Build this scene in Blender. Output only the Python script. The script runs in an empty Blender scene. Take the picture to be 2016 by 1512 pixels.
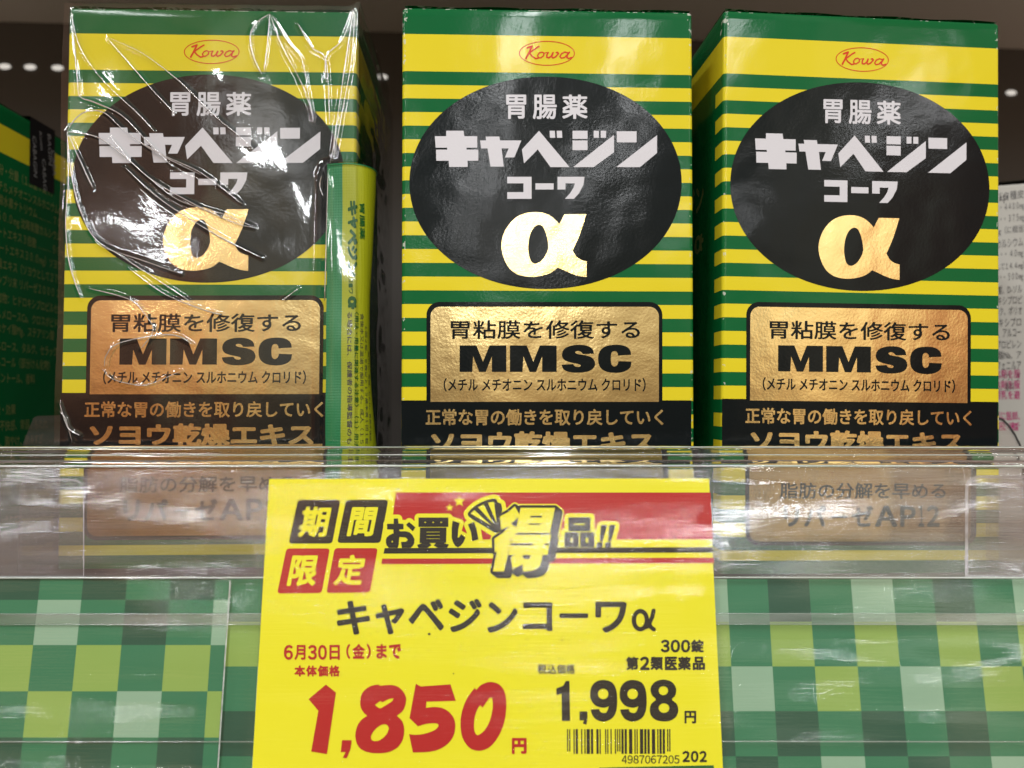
import bpy, math, random
import numpy as np
from mathutils import Vector, Matrix, Euler
random.seed(7); rng = np.random.default_rng(7)
sc = bpy.context.scene
COL = sc.collection
R = math.radians

# ------------------------------------------------------------------ camera
EYE = 0.0475                       # eye above the shelf board (metres)
F = 1600.0                         # focal length in pixels of a 2016 px wide frame
PITCH = math.atan(34 / 1600.0)
cam = bpy.data.cameras.new("camera")
camo = bpy.data.objects.new("camera", cam); COL.objects.link(camo)
camo.location = (0, 0, EYE); camo.rotation_euler = (math.pi / 2 + PITCH, 0, 0)
cam.sensor_width = 36; cam.lens = F * 36 / 2016
cam.clip_start = 0.01; cam.clip_end = 60
cam.dof.use_dof = True; cam.dof.focus_distance = 0.215; cam.dof.aperture_fstop = 14
sc.camera = camo

# ------------------------------------------------------------------ light
sc.view_settings.view_transform = 'Standard'; sc.view_settings.look = 'None'
sc.view_settings.exposure = 0.0; sc.view_settings.gamma = 1
sc.cycles.use_denoising = True
sc.cycles.max_bounces = 16; sc.cycles.transparent_max_bounces = 24
sc.cycles.transmission_bounces = 12; sc.cycles.glossy_bounces = 6
sc.cycles.caustics_reflective = False; sc.cycles.caustics_refractive = False
sc.cycles.sample_clamp_indirect = 6

world = bpy.data.worlds.new("World"); sc.world = world; world.use_nodes = True
nt = world.node_tree; bg = nt.nodes['Background']
tc = nt.nodes.new('ShaderNodeTexCoord')
sep = nt.nodes.new('ShaderNodeSeparateXYZ'); nt.links.new(tc.outputs['Generated'], sep.inputs[0])
ramp = nt.nodes.new('ShaderNodeValToRGB'); nt.links.new(sep.outputs['Z'], ramp.inputs[0])
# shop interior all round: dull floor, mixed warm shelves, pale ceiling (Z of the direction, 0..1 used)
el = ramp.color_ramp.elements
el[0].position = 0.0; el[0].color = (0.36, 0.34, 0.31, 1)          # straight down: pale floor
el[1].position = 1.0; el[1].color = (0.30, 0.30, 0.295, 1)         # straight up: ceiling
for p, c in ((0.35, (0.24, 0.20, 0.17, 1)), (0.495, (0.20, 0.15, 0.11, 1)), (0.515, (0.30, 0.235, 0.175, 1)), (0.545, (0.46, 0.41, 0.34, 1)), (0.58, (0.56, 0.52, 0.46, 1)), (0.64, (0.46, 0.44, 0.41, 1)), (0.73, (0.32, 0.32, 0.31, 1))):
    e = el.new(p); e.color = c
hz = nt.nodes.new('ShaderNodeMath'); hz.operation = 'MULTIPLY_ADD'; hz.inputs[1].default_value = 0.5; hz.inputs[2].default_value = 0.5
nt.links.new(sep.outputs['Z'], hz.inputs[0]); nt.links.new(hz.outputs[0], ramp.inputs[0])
# unseen bright and red-brown bands by compass direction, shaped for the foil's reflections
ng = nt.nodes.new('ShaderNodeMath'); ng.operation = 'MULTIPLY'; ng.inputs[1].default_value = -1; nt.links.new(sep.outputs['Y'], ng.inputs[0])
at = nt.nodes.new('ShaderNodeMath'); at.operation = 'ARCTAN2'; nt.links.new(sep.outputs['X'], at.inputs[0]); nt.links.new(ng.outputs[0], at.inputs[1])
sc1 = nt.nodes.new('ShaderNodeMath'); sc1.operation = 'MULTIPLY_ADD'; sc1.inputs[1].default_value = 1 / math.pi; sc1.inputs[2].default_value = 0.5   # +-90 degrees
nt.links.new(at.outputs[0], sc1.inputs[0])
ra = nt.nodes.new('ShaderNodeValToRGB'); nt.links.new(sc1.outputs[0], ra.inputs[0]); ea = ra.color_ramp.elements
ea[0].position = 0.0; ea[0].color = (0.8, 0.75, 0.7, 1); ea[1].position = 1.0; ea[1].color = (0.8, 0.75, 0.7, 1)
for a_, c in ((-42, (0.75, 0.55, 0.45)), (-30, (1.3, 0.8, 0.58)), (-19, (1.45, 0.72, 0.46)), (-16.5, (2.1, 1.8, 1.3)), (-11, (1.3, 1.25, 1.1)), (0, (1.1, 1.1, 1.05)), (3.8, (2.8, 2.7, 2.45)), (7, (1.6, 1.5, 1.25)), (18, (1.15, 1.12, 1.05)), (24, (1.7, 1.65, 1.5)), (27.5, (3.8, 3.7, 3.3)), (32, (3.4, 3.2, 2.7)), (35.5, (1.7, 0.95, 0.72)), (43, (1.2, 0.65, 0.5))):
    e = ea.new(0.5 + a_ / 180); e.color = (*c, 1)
mp = nt.nodes.new('ShaderNodeMapping'); mp.inputs['Scale'].default_value = (6, 6, 9)
nt.links.new(tc.outputs['Generated'], mp.inputs[0])
nz = nt.nodes.new('ShaderNodeTexNoise'); nz.inputs['Scale'].default_value = 2.0; nz.inputs['Detail'].default_value = 3
nt.links.new(mp.outputs[0], nz.inputs[0])
r2 = nt.nodes.new('ShaderNodeValToRGB'); nt.links.new(nz.outputs[0], r2.inputs[0]); e2 = r2.color_ramp.elements
e2[0].position = 0.35; e2[0].color = (0.85, 0.84, 0.82, 1); e2[1].position = 0.65; e2[1].color = (1.35, 1.33, 1.3, 1)
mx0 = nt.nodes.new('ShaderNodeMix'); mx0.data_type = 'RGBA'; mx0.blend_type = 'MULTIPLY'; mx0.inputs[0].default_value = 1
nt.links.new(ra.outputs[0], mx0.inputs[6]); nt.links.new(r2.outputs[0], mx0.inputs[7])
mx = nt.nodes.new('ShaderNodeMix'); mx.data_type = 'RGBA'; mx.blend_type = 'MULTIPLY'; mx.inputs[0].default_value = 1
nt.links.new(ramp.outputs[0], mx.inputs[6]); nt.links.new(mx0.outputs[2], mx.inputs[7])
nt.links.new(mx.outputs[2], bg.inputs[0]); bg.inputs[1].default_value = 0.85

def tube_lamp(x, y, z, ln, wd, power, col=(0.97, 0.985, 1)):
    l = bpy.data.lights.new("ceiling_lamp", 'AREA'); l.shape = 'RECTANGLE'
    l.size = wd; l.size_y = ln; l.energy = power; l.color = col
    o = bpy.data.objects.new("ceiling_lamp", l); COL.objects.link(o); o.location = (x, y, z)
    return o
# rows of fluorescent tubes running away behind the camera along the aisle
H = 1.35
for x, ys in ((0.12, (-1.15, -2.6, -4.2, -6.2, -8.4)), (0.80, (-2.6, -4.2, -6.2, -8.4)), (-0.95, (-1.15, -3.4, -5.8)), (-2.2, (-1.0, -2.9, -5.2)), (2.3, (-1.0, -2.9, -5.2))):
    for y in ys:
        tube_lamp(x, y, EYE + H, 1.1, 0.07, 18.0 if y > -1.5 and abs(x) < 1 else 15.0)

# ------------------------------------------------------------------ projection planes
FW = np.array([0, math.cos(PITCH), math.sin(PITCH)]); UP = np.array([0, -math.sin(PITCH), math.cos(PITCH)])
class Frame:
    """A flat face standing in the place: T = its origin seen from the eye, e = its rotation."""
    def __init__(s, T, e, base=0.0):
        s.M = np.array(Euler(e, 'XYZ').to_matrix()); s.T = np.array(T, float); s.e = e; s.base = base
        w = s.T + s.M @ np.array([0, 0, -base])
        s.loc = (w[0], w[1], w[2] + EYE)
    def at(s, px, py):
        """photo pixel(s) -> (u, z) on the face, z counted from the face's base"""
        px = np.asarray(px, float); py = np.asarray(py, float)
        d = np.stack([(px - 1008) / F, UP[1] * (756 - py) / F + FW[1], UP[2] * (756 - py) / F + FW[2]], -1)
        n = s.M[:, 1]; t = (s.T @ n) / (d @ n)
        q = (d * t[..., None] - s.T) @ s.M
        return q[..., 0], q[..., 2] + s.base
def zoom(pts, s, ox, oy): return [(a / s + ox, b / s + oy) for a, b in pts]

BASE = 0.0475
MID = Frame((0.00995, 0.2214, 0), (0, 0, 0.0344), BASE)
THIRD = Frame((0.09727, 0.2254, -0.0006), (0, 0.0115, 0.0717), BASE - 0.0006)
LEFT = Frame((-0.08344, 0.2233, 0.0011), (-0.0206, -0.0013, 0.0316), BASE - 0.001)
TILT = 0.1753
TAG = Frame((-0.0056, 0.2, -0.0190), (-TILT, 0, 0))
def behind(fr, d): # a parallel frame d metres behind
    T = fr.T + fr.M[:, 1] * d
    return Frame(T, fr.e, fr.base)

# ------------------------------------------------------------------ materials
def srgb(r, g, b):
    f = lambda c: (c / 255 / 12.92) if c / 255 <= 0.04045 else ((c / 255 + 0.055) / 1.055) ** 2.4
    return (f(r), f(g), f(b), 1)
def newmat(n):
    m = bpy.data.materials.new(n); m.use_nodes = True
    return m, m.node_tree, m.node_tree.nodes['Principled BSDF']
def node(t, kind, **kw):
    n = t.nodes.new(kind)
    for k, v in kw.items(): setattr(n, k, v)
    return n
def bump(t, b, scale=1700, dist=0.00003, strength=0.5, detail=2, stretch=None, scale2=None, dist2=0.0005, coat=False):
    tcn = node(t, 'ShaderNodeTexCoord'); vec = tcn.outputs['Object']
    if stretch:
        mp = node(t, 'ShaderNodeMapping'); mp.inputs['Scale'].default_value = stretch
        t.links.new(vec, mp.inputs[0]); vec = mp.outputs[0]
    n = node(t, 'ShaderNodeTexNoise'); n.inputs['Scale'].default_value = scale; n.inputs['Detail'].default_value = detail
    t.links.new(vec, n.inputs[0])
    bp = node(t, 'ShaderNodeBump'); bp.inputs['Distance'].default_value = dist; bp.inputs['Strength'].default_value = strength
    t.links.new(n.outputs[0], bp.inputs['Height'])
    if scale2:
        n2 = node(t, 'ShaderNodeTexNoise'); n2.inputs['Scale'].default_value = scale2; n2.inputs['Detail'].default_value = 2
        t.links.new(tcn.outputs['Object'], n2.inputs[0])
        b2 = node(t, 'ShaderNodeBump'); b2.inputs['Distance'].default_value = dist2; b2.inputs['Strength'].default_value = strength
        t.links.new(n2.outputs[0], b2.inputs['Height']); t.links.new(bp.outputs[0], b2.inputs['Normal']); bp = b2
    t.links.new(bp.outputs[0], b.inputs['Normal'])
    if coat: t.links.new(bp.outputs[0], b.inputs['Coat Normal'])
    return bp
def ink(n, col, rough=0.13, coat=0.0, crough=0.24, spec=0.22):
    m, t, b = newmat(n); b.inputs['Base Color'].default_value = col
    b.inputs['Roughness'].default_value = rough; b.inputs['Coat Weight'].default_value = coat
    b.inputs['Coat Roughness'].default_value = crough; b.inputs['Specular IOR Level'].default_value = spec
    bump(t, b, 1200, 0.000035, 0.5, 2, None, 45, 0.0010, True)
    return m
GREEN = (0.003, 0.113, 0.031, 1); YELLOW = (0.69, 0.59, 0.022, 1); BLACK = (0.004, 0.007, 0.008, 1)
M_black = ink('black_ink', BLACK, spec=0.17); M_white = ink('white_ink', (0.60, 0.61, 0.65, 1), 0.5, 0.2)
M_red = ink('orange_red_ink', (0.60, 0.045, 0.012, 1))
M_green = ink('green_ink', GREEN); M_yellow = ink('yellow_ink', YELLOW)

def gold(n, rough=0.17, d=0.00009):
    m, t, b = newmat(n); b.inputs['Base Color'].default_value = (0.80, 0.63, 0.30, 1)
    b.inputs['Metallic'].default_value = 1; b.inputs['Roughness'].default_value = rough
    bump(t, b, 1300, 0.00005, 0.5, 2, None, 70, 0.0006)
    return m
M_gold = gold('gold_foil')

def carton_material():
    m, t, b = newmat('striped_carton'); L = t.links.new
    tcn = node(t, 'ShaderNodeTexCoord'); sp = node(t, 'ShaderNodeSeparateXYZ'); L(tcn.outputs['Object'], sp.inputs[0])
    def math_(op, a, bb=None, c=None):
        n = node(t, 'ShaderNodeMath', operation=op)
        for i, v in enumerate((a, bb, c)):
            if v is None: continue
            if isinstance(v, (int, float)): n.inputs[i].default_value = v
            else: L(v, n.inputs[i])
        return n.outputs[0]
    z = sp.outputs['Z']; y = sp.outputs['Y']
    top = BASE + 0.08644; per = 0.0075064
    ph = math_('FRACT', math_('DIVIDE', math_('SUBTRACT', top, z), per))
    thin = math_('MULTIPLY', math_('LESS_THAN', ph, 0.5), math_('LESS_THAN', z, top))
    thin = math_('MULTIPLY', thin, math_('LESS_THAN', y, 0.0068))
    thin = math_('MULTIPLY', thin, math_('GREATER_THAN', z, BASE - 0.0439))
    wide = math_('MULTIPLY', math_('LESS_THAN', z, BASE + 0.1004), math_('GREATER_THAN', z, BASE + 0.09015))
    isy = math_('MAXIMUM', thin, wide)
    mix = node(t, 'ShaderNodeMix', data_type='RGBA'); L(isy, mix.inputs[0])
    mix.inputs[6].default_value = GREEN; mix.inputs[7].default_value = YELLOW
    # scuffed white board along the folds and top edge, different on every box
    oi = node(t, 'ShaderNodeObjectInfo'); vo_ = node(t, 'ShaderNodeVectorMath', operation='ADD'); L(tcn.outputs['Object'], vo_.inputs[0]); L(oi.outputs['Random'], vo_.inputs[1])
    nz = node(t, 'ShaderNodeTexNoise'); nz.inputs['Scale'].default_value = 700; nz.inputs['Detail'].default_value = 4
    L(vo_.outputs[0], nz.inputs[0])
    nb = node(t, 'ShaderNodeTexNoise'); nb.inputs['Scale'].default_value = 55; L(vo_.outputs[0], nb.inputs[0])
    ax = math_('ABSOLUTE', sp.outputs['X'])
    edge_t = math_('GREATER_THAN', z, BASE + 0.10735 )
    corner = math_('MULTIPLY', math_('GREATER_THAN', ax, 0.0386), math_('GREATER_THAN', z, BASE + 0.1015))
    fold = math_('MULTIPLY', math_('GREATER_THAN', ax, 0.0390), math_('LESS_THAN', ax, 0.0397))
    w1 = math_('MULTIPLY', edge_t, math_('GREATER_THAN', math_('ADD', math_('MULTIPLY', nz.outputs[0], 0.6), math_('MULTIPLY', nb.outputs[0], 0.4)), 0.56))
    w2 = math_('MULTIPLY', corner, math_('GREATER_THAN', nz.outputs[0], 0.55))
    w3 = math_('MULTIPLY', fold, math_('GREATER_THAN', nz.outputs[0], 0.64))
    wear = math_('MULTIPLY', math_('MAXIMUM', math_('MAXIMUM', w1, w2), w3), math_('LESS_THAN', y, 0.003))
    mix2 = node(t, 'ShaderNodeMix', data_type='RGBA'); L(math_('MULTIPLY', wear, 0.75), mix2.inputs[0])
    L(mix.outputs[2], mix2.inputs[6]); mix2.inputs[7].default_value = (0.55, 0.6, 0.52, 1)
    L(mix2.outputs[2], b.inputs['Base Color'])
    b.inputs['Roughness'].default_value = 0.13; b.inputs['Coat Weight'].default_value = 0.0
    b.inputs['Coat Roughness'].default_value = 0.24; b.inputs['Specular IOR Level'].default_value = 0.22
    bump(t, b, 1200, 0.000035, 0.5, 2, None, 45, 0.0010, True)
    return m
M_carton = carton_material()

def simple(n, col, rough=0.5, spec=0.4, **kw):
    m, t, b = newmat(n); b.inputs['Base Color'].default_value = col; b.inputs['Roughness'].default_value = rough
    b.inputs['Specular IOR Level'].default_value = spec
    if kw: bump(t, b, **kw)
    return m
def clear(n, tint=(0.97, 0.98, 0.97, 1), refl=1.0, rough=0.05, veil=0.0, veilcol=(0.8, 0.8, 0.78, 1), bumps=None):
    """thin clear plastic: sees through, plus a fresnel gloss and, if veil, a milky scatter"""
    m = bpy.data.materials.new(n); m.use_nodes = True; t = m.node_tree; t.nodes.clear(); L = t.links.new
    out = node(t, 'ShaderNodeOutputMaterial'); tr = node(t, 'ShaderNodeBsdfTransparent'); tr.inputs[0].default_value = tint
    gl = node(t, 'ShaderNodeBsdfGlossy'); gl.inputs['Roughness'].default_value = rough
    # schlick reflectance of a thin sheet, the same from both sides
    ge = node(t, 'ShaderNodeNewGeometry'); dt = node(t, 'ShaderNodeVectorMath', operation='DOT_PRODUCT')
    L(ge.outputs['Incoming'], dt.inputs[0]); L(ge.outputs['Normal'], dt.inputs[1])
    ab = node(t, 'ShaderNodeMath', operation='ABSOLUTE'); L(dt.outputs['Value'], ab.inputs[0])
    om = node(t, 'ShaderNodeMath', operation='SUBTRACT'); om.inputs[0].default_value = 1; L(ab.outputs[0], om.inputs[1])
    pw = node(t, 'ShaderNodeMath', operation='POWER'); L(om.outputs[0], pw.inputs[0]); pw.inputs[1].default_value = 5
    fr = node(t, 'ShaderNodeMath', operation='MULTIPLY_ADD'); L(pw.outputs[0], fr.inputs[0]); fr.inputs[1].default_value = 0.94; fr.inputs[2].default_value = 0.055
    mul = node(t, 'ShaderNodeMath', operation='MULTIPLY'); mul.use_clamp = True; mul.inputs[1].default_value = refl
    L(fr.outputs[0], mul.inputs[0])
    base = tr.outputs[0]
    if veil > 0:
        df = node(t, 'ShaderNodeBsdfDiffuse'); df.inputs[0].default_value = veilcol
        mm = node(t, 'ShaderNodeMixShader')
        tcv = node(t, 'ShaderNodeTexCoord'); mpv = node(t, 'ShaderNodeMapping'); mpv.inputs['Scale'].default_value = (14, 14, 160)
        L(tcv.outputs['Object'], mpv.inputs[0])
        nv = node(t, 'ShaderNodeTexNoise'); nv.inputs['Scale'].default_value = 2.2; nv.inputs['Detail'].default_value = 5; L(mpv.outputs[0], nv.inputs[0])
        mr = node(t, 'ShaderNodeMapRange'); mr.inputs['From Min'].default_value = 0.3; mr.inputs['From Max'].default_value = 0.75
        mr.inputs['To Min'].default_value = veil * 0.55; mr.inputs['To Max'].default_value = veil * 2.0
        L(nv.outputs[0], mr.inputs[0]); L(mr.outputs[0], mm.inputs[0])
        L(base, mm.inputs[1]); L(df.outputs[0], mm.inputs[2]); base = mm.outputs[0]
    ms = node(t, 'ShaderNodeMixShader'); L(mul.outputs[0], ms.inputs[0]); L(base, ms.inputs[1]); L(gl.outputs[0], ms.inputs[2])
    L(ms.outputs[0], out.inputs[0])
    if bumps:
        tcn = node(t, 'ShaderNodeTexCoord'); prev = None
        for stretch, scale, dist, detail in bumps:
            mp = node(t, 'ShaderNodeMapping'); mp.inputs['Scale'].default_value = stretch; L(tcn.outputs['Object'], mp.inputs[0])
            nn = node(t, 'ShaderNodeTexNoise'); nn.inputs['Scale'].default_value = scale; nn.inputs['Detail'].default_value = detail; L(mp.outputs[0], nn.inputs[0])
            bp = node(t, 'ShaderNodeBump'); bp.inputs['Strength'].default_value = 1; bp.inputs['Distance'].default_value = dist
            L(nn.outputs[0], bp.inputs['Height'])
            if prev: L(prev.outputs[0], bp.inputs['Normal'])
            prev = bp
        L(prev.outputs[0], gl.inputs['Normal'])
    return m

# ------------------------------------------------------------------ object helpers
def link(name, data, parent=None):
    o = bpy.data.objects.new(name, data); COL.objects.link(o)
    if parent: o.parent = parent
    return o
def tag(o, label, cat, group=None):
    o['label'] = label; o['category'] = cat
    if group: o['group'] = group
    return o
def thing(name, label, cat, frame=None, group=None, loc=None):
    o = bpy.data.objects.new(name, None); COL.objects.link(o); o.empty_display_size = 0.01
    if frame is not None: o.location = frame.loc; o.rotation_euler = frame.e
    if loc: o.location = loc
    return tag(o, label, cat, group)
def mesh(name, verts, faces, mat, parent=None, smooth=False):
    me = bpy.data.meshes.new(name); me.from_pydata([tuple(v) for v in verts], [], [tuple(f) for f in faces])
    for mm in (mat if isinstance(mat, (list, tuple)) else [mat]): me.materials.append(mm)
    if smooth: me.shade_smooth()
    me.update(); return link(name, me, parent)
def grid(name, P, mat, parent=None, smooth=True):
    """P: (rows, cols, 3) array of points"""
    r, c = P.shape[:2]; me = bpy.data.meshes.new(name)
    idx = np.arange(r * c).reshape(r, c)
    f = np.stack([idx[:-1, :-1], idx[:-1, 1:], idx[1:, 1:], idx[1:, :-1]], -1).reshape(-1, 4)
    me.vertices.add(r * c); me.vertices.foreach_set('co', P.reshape(-1).astype(np.float32))
    me.loops.add(f.size); me.loops.foreach_set('vertex_index', f.reshape(-1).astype(np.int32))
    me.polygons.add(len(f)); me.polygons.foreach_set('loop_start', np.arange(0, f.size, 4, dtype=np.int32))
    me.update(calc_edges=True); me.materials.append(mat)
    if smooth: me.shade_smooth()
    me.validate(); return link(name, me, parent)
def box(name, x0, x1, y0, y1, z0, z1, mat, parent=None, bev=0.0):
    import bmesh
    bm = bmesh.new(); bmesh.ops.create_cube(bm, size=1)
    for v in bm.verts: v.co = ((x0 + x1) / 2 + v.co.x * (x1 - x0), (y0 + y1) / 2 + v.co.y * (y1 - y0), (z0 + z1) / 2 + v.co.z * (z1 - z0))
    if bev: bmesh.ops.bevel(bm, geom=bm.edges[:], offset=bev, segments=2, affect='EDGES', profile=0.5)
    me = bpy.data.meshes.new(name); bm.to_mesh(me); bm.free(); me.materials.append(mat)
    return link(name, me, parent)

# ------------------------------------------------------------------ lettering: glyph outlines -> weight -> flat meshes
def fill_loops(loops):
    """loops of 2-D points -> (verts Nx2, faces), holes by even-odd"""
    cu = bpy.data.curves.new('tmp', 'CURVE'); cu.dimensions = '2D'; cu.fill_mode = 'BOTH'
    for lp in loops:
        s = cu.splines.new('POLY'); s.points.add(len(lp) - 1)
        a = np.zeros((len(lp), 4), np.float32); a[:, :2] = lp; a[:, 3] = 1
        s.points.foreach_set('co', a.reshape(-1)); s.use_cyclic_u = True
    ob = bpy.data.objects.new('tmp', cu); me = ob.to_mesh()
    v = np.array([x.co[:2] for x in me.vertices]).reshape(-1, 2); f = [tuple(p.vertices) for p in me.polygons]
    ob.to_mesh_clear(); bpy.data.objects.remove(ob); bpy.data.curves.remove(cu)
    return v, f
_tc = {}
def text_raw(s, space=1.0):
    k = (s, space)
    if k not in _tc:
        cu = bpy.data.curves.new('tmp', 'FONT'); cu.body = s; cu.resolution_u = 3; cu.space_character = space
        ob = bpy.data.objects.new('tmp', cu); COL.objects.link(ob); bpy.context.view_layer.update()
        me = ob.to_mesh()
        v = np.array([x.co[:2] for x in me.vertices]).reshape(-1, 2); f = [tuple(p.vertices) for p in me.polygons]
        ob.to_mesh_clear(); bpy.data.objects.remove(ob); bpy.data.curves.remove(cu)
        _tc[k] = (v, f)
    return _tc[k]
def boundary(v, f):
    cnt = {}
    for p in f:
        for a, b in zip(p, p[1:] + p[:1]):
            k = (a, b) if a < b else (b, a); cnt[k] = cnt.get(k, 0) + 1
    return [(v[a], v[b]) for (a, b), n in cnt.items() if n == 1]
def raster(segs, x0, y0, res, W, Hh):
    A = np.zeros((Hh, W + 1), np.int32)
    for (p, q) in segs:
        ax, ay, bx, by = (p[0] - x0) * res, (p[1] - y0) * res, (q[0] - x0) * res, (q[1] - y0) * res
        if ay > by: ax, ay, bx, by = bx, by, ax, ay
        r0, r1 = int(math.ceil(ay - 0.5)), int(math.ceil(by - 0.5))
        for r in range(max(r0, 0), min(r1, Hh)):
            x = ax + (bx - ax) * ((r + 0.5 - ay) / (by - ay))
            A[r, min(max(int(math.ceil(x - 0.5)), 0), W)] += 1
    return (np.cumsum(A, 1)[:, :W] % 2).astype(bool)
def dist_to(mask, Rm):
    """distance in pixels from every pixel to the mask, exact up to Rm"""
    BIG = Rm + 3; g = np.where(mask, 0.0, BIG)
    for _ in range(1):
        for x in range(1, g.shape[1]): g[:, x] = np.minimum(g[:, x], g[:, x - 1] + 1)
        for x in range(g.shape[1] - 2, -1, -1): g[:, x] = np.minimum(g[:, x], g[:, x + 1] + 1)
    g2 = g * g; out = g2.copy(); n = g.shape[0]
    for d in range(1, int(Rm) + 3):
        if d >= n: break
        out[d:] = np.minimum(out[d:], g2[:-d] + d * d); out[:-d] = np.minimum(out[:-d], g2[d:] + d * d)
    return np.sqrt(out)
def contours(Fd):
    """zero contours of field Fd (positive inside) as loops of (x, y) pixel points"""
    Fd = np.pad(Fd, 1, constant_values=-1.0); S = Fd > 0
    code = S[:-1, :-1] * 1 + S[:-1, 1:] * 2 + S[1:, 1:] * 4 + S[1:, :-1] * 8
    ys, xs = np.nonzero((code > 0) & (code < 15)); nxt = {}; pos = {}
    T = {1: ((3, 0),), 2: ((0, 1),), 3: ((3, 1),), 4: ((1, 2),), 5: ((3, 0), (1, 2)), 6: ((0, 2),), 7: ((3, 2),),
         8: ((2, 3),), 9: ((2, 0),), 10: ((0, 1), (2, 3)), 11: ((2, 1),), 12: ((1, 3),), 13: ((1, 0),), 14: ((0, 3),)}
    def ek(x, y, e):
        if e == 0: return (x, y, 0)
        if e == 2: return (x, y + 1, 0)
        if e == 3: return (x, y, 1)
        return (x + 1, y, 1)
    for y, x in zip(ys.tolist(), xs.tolist()):
        for a, b in T[int(code[y, x])]: nxt[ek(x, y, a)] = ek(x, y, b)
    def pt(k):
        x, y, o = k; a = Fd[y, x]; b = Fd[y, x + 1] if o == 0 else Fd[y + 1, x]; t = a / (a - b)
        return (x + t - 0.5, y - 0.5) if o == 0 else (x - 0.5, y + t - 0.5)
    loops = []
    while nxt:
        st = next(iter(nxt)); k = st; lp = []
        while k in nxt: lp.append(pt(k)); k = nxt.pop(k)
        if len(lp) > 5: loops.append(np.array(lp))
    return loops
def thin_out(lp, tol):
    for _ in range(4):
        if len(lp) < 8: break
        a = np.roll(lp, 1, 0); b = np.roll(lp, -1, 0); d = b - a
        h = np.abs(d[:, 0] * (lp - a)[:, 1] - d[:, 1] * (lp - a)[:, 0]) / (np.hypot(d[:, 0], d[:, 1]) + 1e-9)
        keep = (h > tol) | (np.arange(len(lp)) % 2 == 0); keep |= (np.hypot(d[:, 0], d[:, 1]) > 14)
        if keep.all(): break
        lp = lp[keep]
    return lp
def weigh(segs, dil, res, tol=0.09):
    """outline segments -> loops grown outwards by dil (same units as segs)"""
    P = np.array(segs).reshape(-1, 2); x0, y0 = P.min(0) - dil - 3 / res; x1, y1 = P.max(0) + dil + 3 / res
    W, Hh = int((x1 - x0) * res) + 2, int((y1 - y0) * res) + 2
    m = raster(segs, x0, y0, res, W, Hh)
    Rp = max(dil * res, 1.0); d = dist_to(m, Rp + 2); di = dist_to(~m, 3)
    fld = (dil * res) - np.where(m, -(di - 0.5), d - 0.5)
    fld = fld.copy(); fp = np.pad(fld, 1, mode='edge')
    fld = (fp[1:-1, 1:-1] * 4 + fp[:-2, 1:-1] + fp[2:, 1:-1] + fp[1:-1, :-2] + fp[1:-1, 2:]) / 8
    return [thin_out(l, tol) / res + np.array([x0 + 0.5 / res, y0 + 0.5 / res]) for l in contours(fld)]
_gc = {}
def glyphs(s, bold=0.0, space=1.0, res=90):
    """-> verts normalised to a unit bbox (y up), faces, aspect"""
    k = (s, bold, space, res)
    if k not in _gc:
        v, f = text_raw(s, space)
        if bold: v, f = fill_loops(weigh(boundary(v, f), bold, res))
        lo, hi = v.min(0), v.max(0); _gc[k] = ((v - lo) / (hi - lo), f)
    return _gc[k]
def place(name, vpx, faces, fr, mat, parent, lift, fn=None):
    """photo-pixel points on a frame -> mesh lifted off the face"""
    u, z = fr.at(vpx[:, 0], vpx[:, 1])
    co = np.stack([u, np.full_like(u, -lift), z], -1) if fn is None else fn(u, z, lift)
    fs = []
    for p in faces:
        a, b, c = vpx[p[0]], vpx[p[1]], vpx[p[2]]
        cr = (b[0] - a[0]) * (c[1] - a[1]) - (b[1] - a[1]) * (c[0] - a[0])
        fs.append(p if cr < 0 else p[::-1])
    return mesh(name, co, fs, mat, parent)
def text(s, bb, fr, mat, parent, lift=0.00006, bold=0.0, shear=0.0, space=1.0, rot=0, res=90, name='lettering', fn=None, quad=None):
    """bb = (x0, y0, x1, y1) photo pixels; quad = four corners TL TR BR BL instead"""
    v, f = glyphs(s, bold, space, res); a, b = v[:, 0], 1 - v[:, 1]
    if rot == 90: a, b = 1 - b, a            # turned clockwise, reading downwards
    if quad:
        q = [np.array(p, float) for p in quad]
        P = (1 - a)[:, None] * (1 - b)[:, None] * q[0] + a[:, None] * (1 - b)[:, None] * q[1] + a[:, None] * b[:, None] * q[2] + (1 - a)[:, None] * b[:, None] * q[3]
    else:
        x0, y0, x1, y1 = bb; sh = shear * (y1 - y0)
        P = np.stack([x0 + a * (x1 - x0 - sh) + (1 - b) * sh, y0 + b * (y1 - y0)], -1)
    return place(name, P, f, fr, mat, parent, lift, fn)
def shape(loops, fr, mat, parent, lift=0.00004, name='print_panel', fn=None):
    v, f = fill_loops([np.array([(x, -y) for x, y in lp]) for lp in loops]); v = v * np.array([1, -1])
    return place(name, v, f, fr, mat, parent, lift, fn)
def segs_of(loops):
    o = []
    for lp in loops:
        lp = [np.array(p, float) for p in lp]; o += list(zip(lp, lp[1:] + lp[:1]))
    return o
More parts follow.
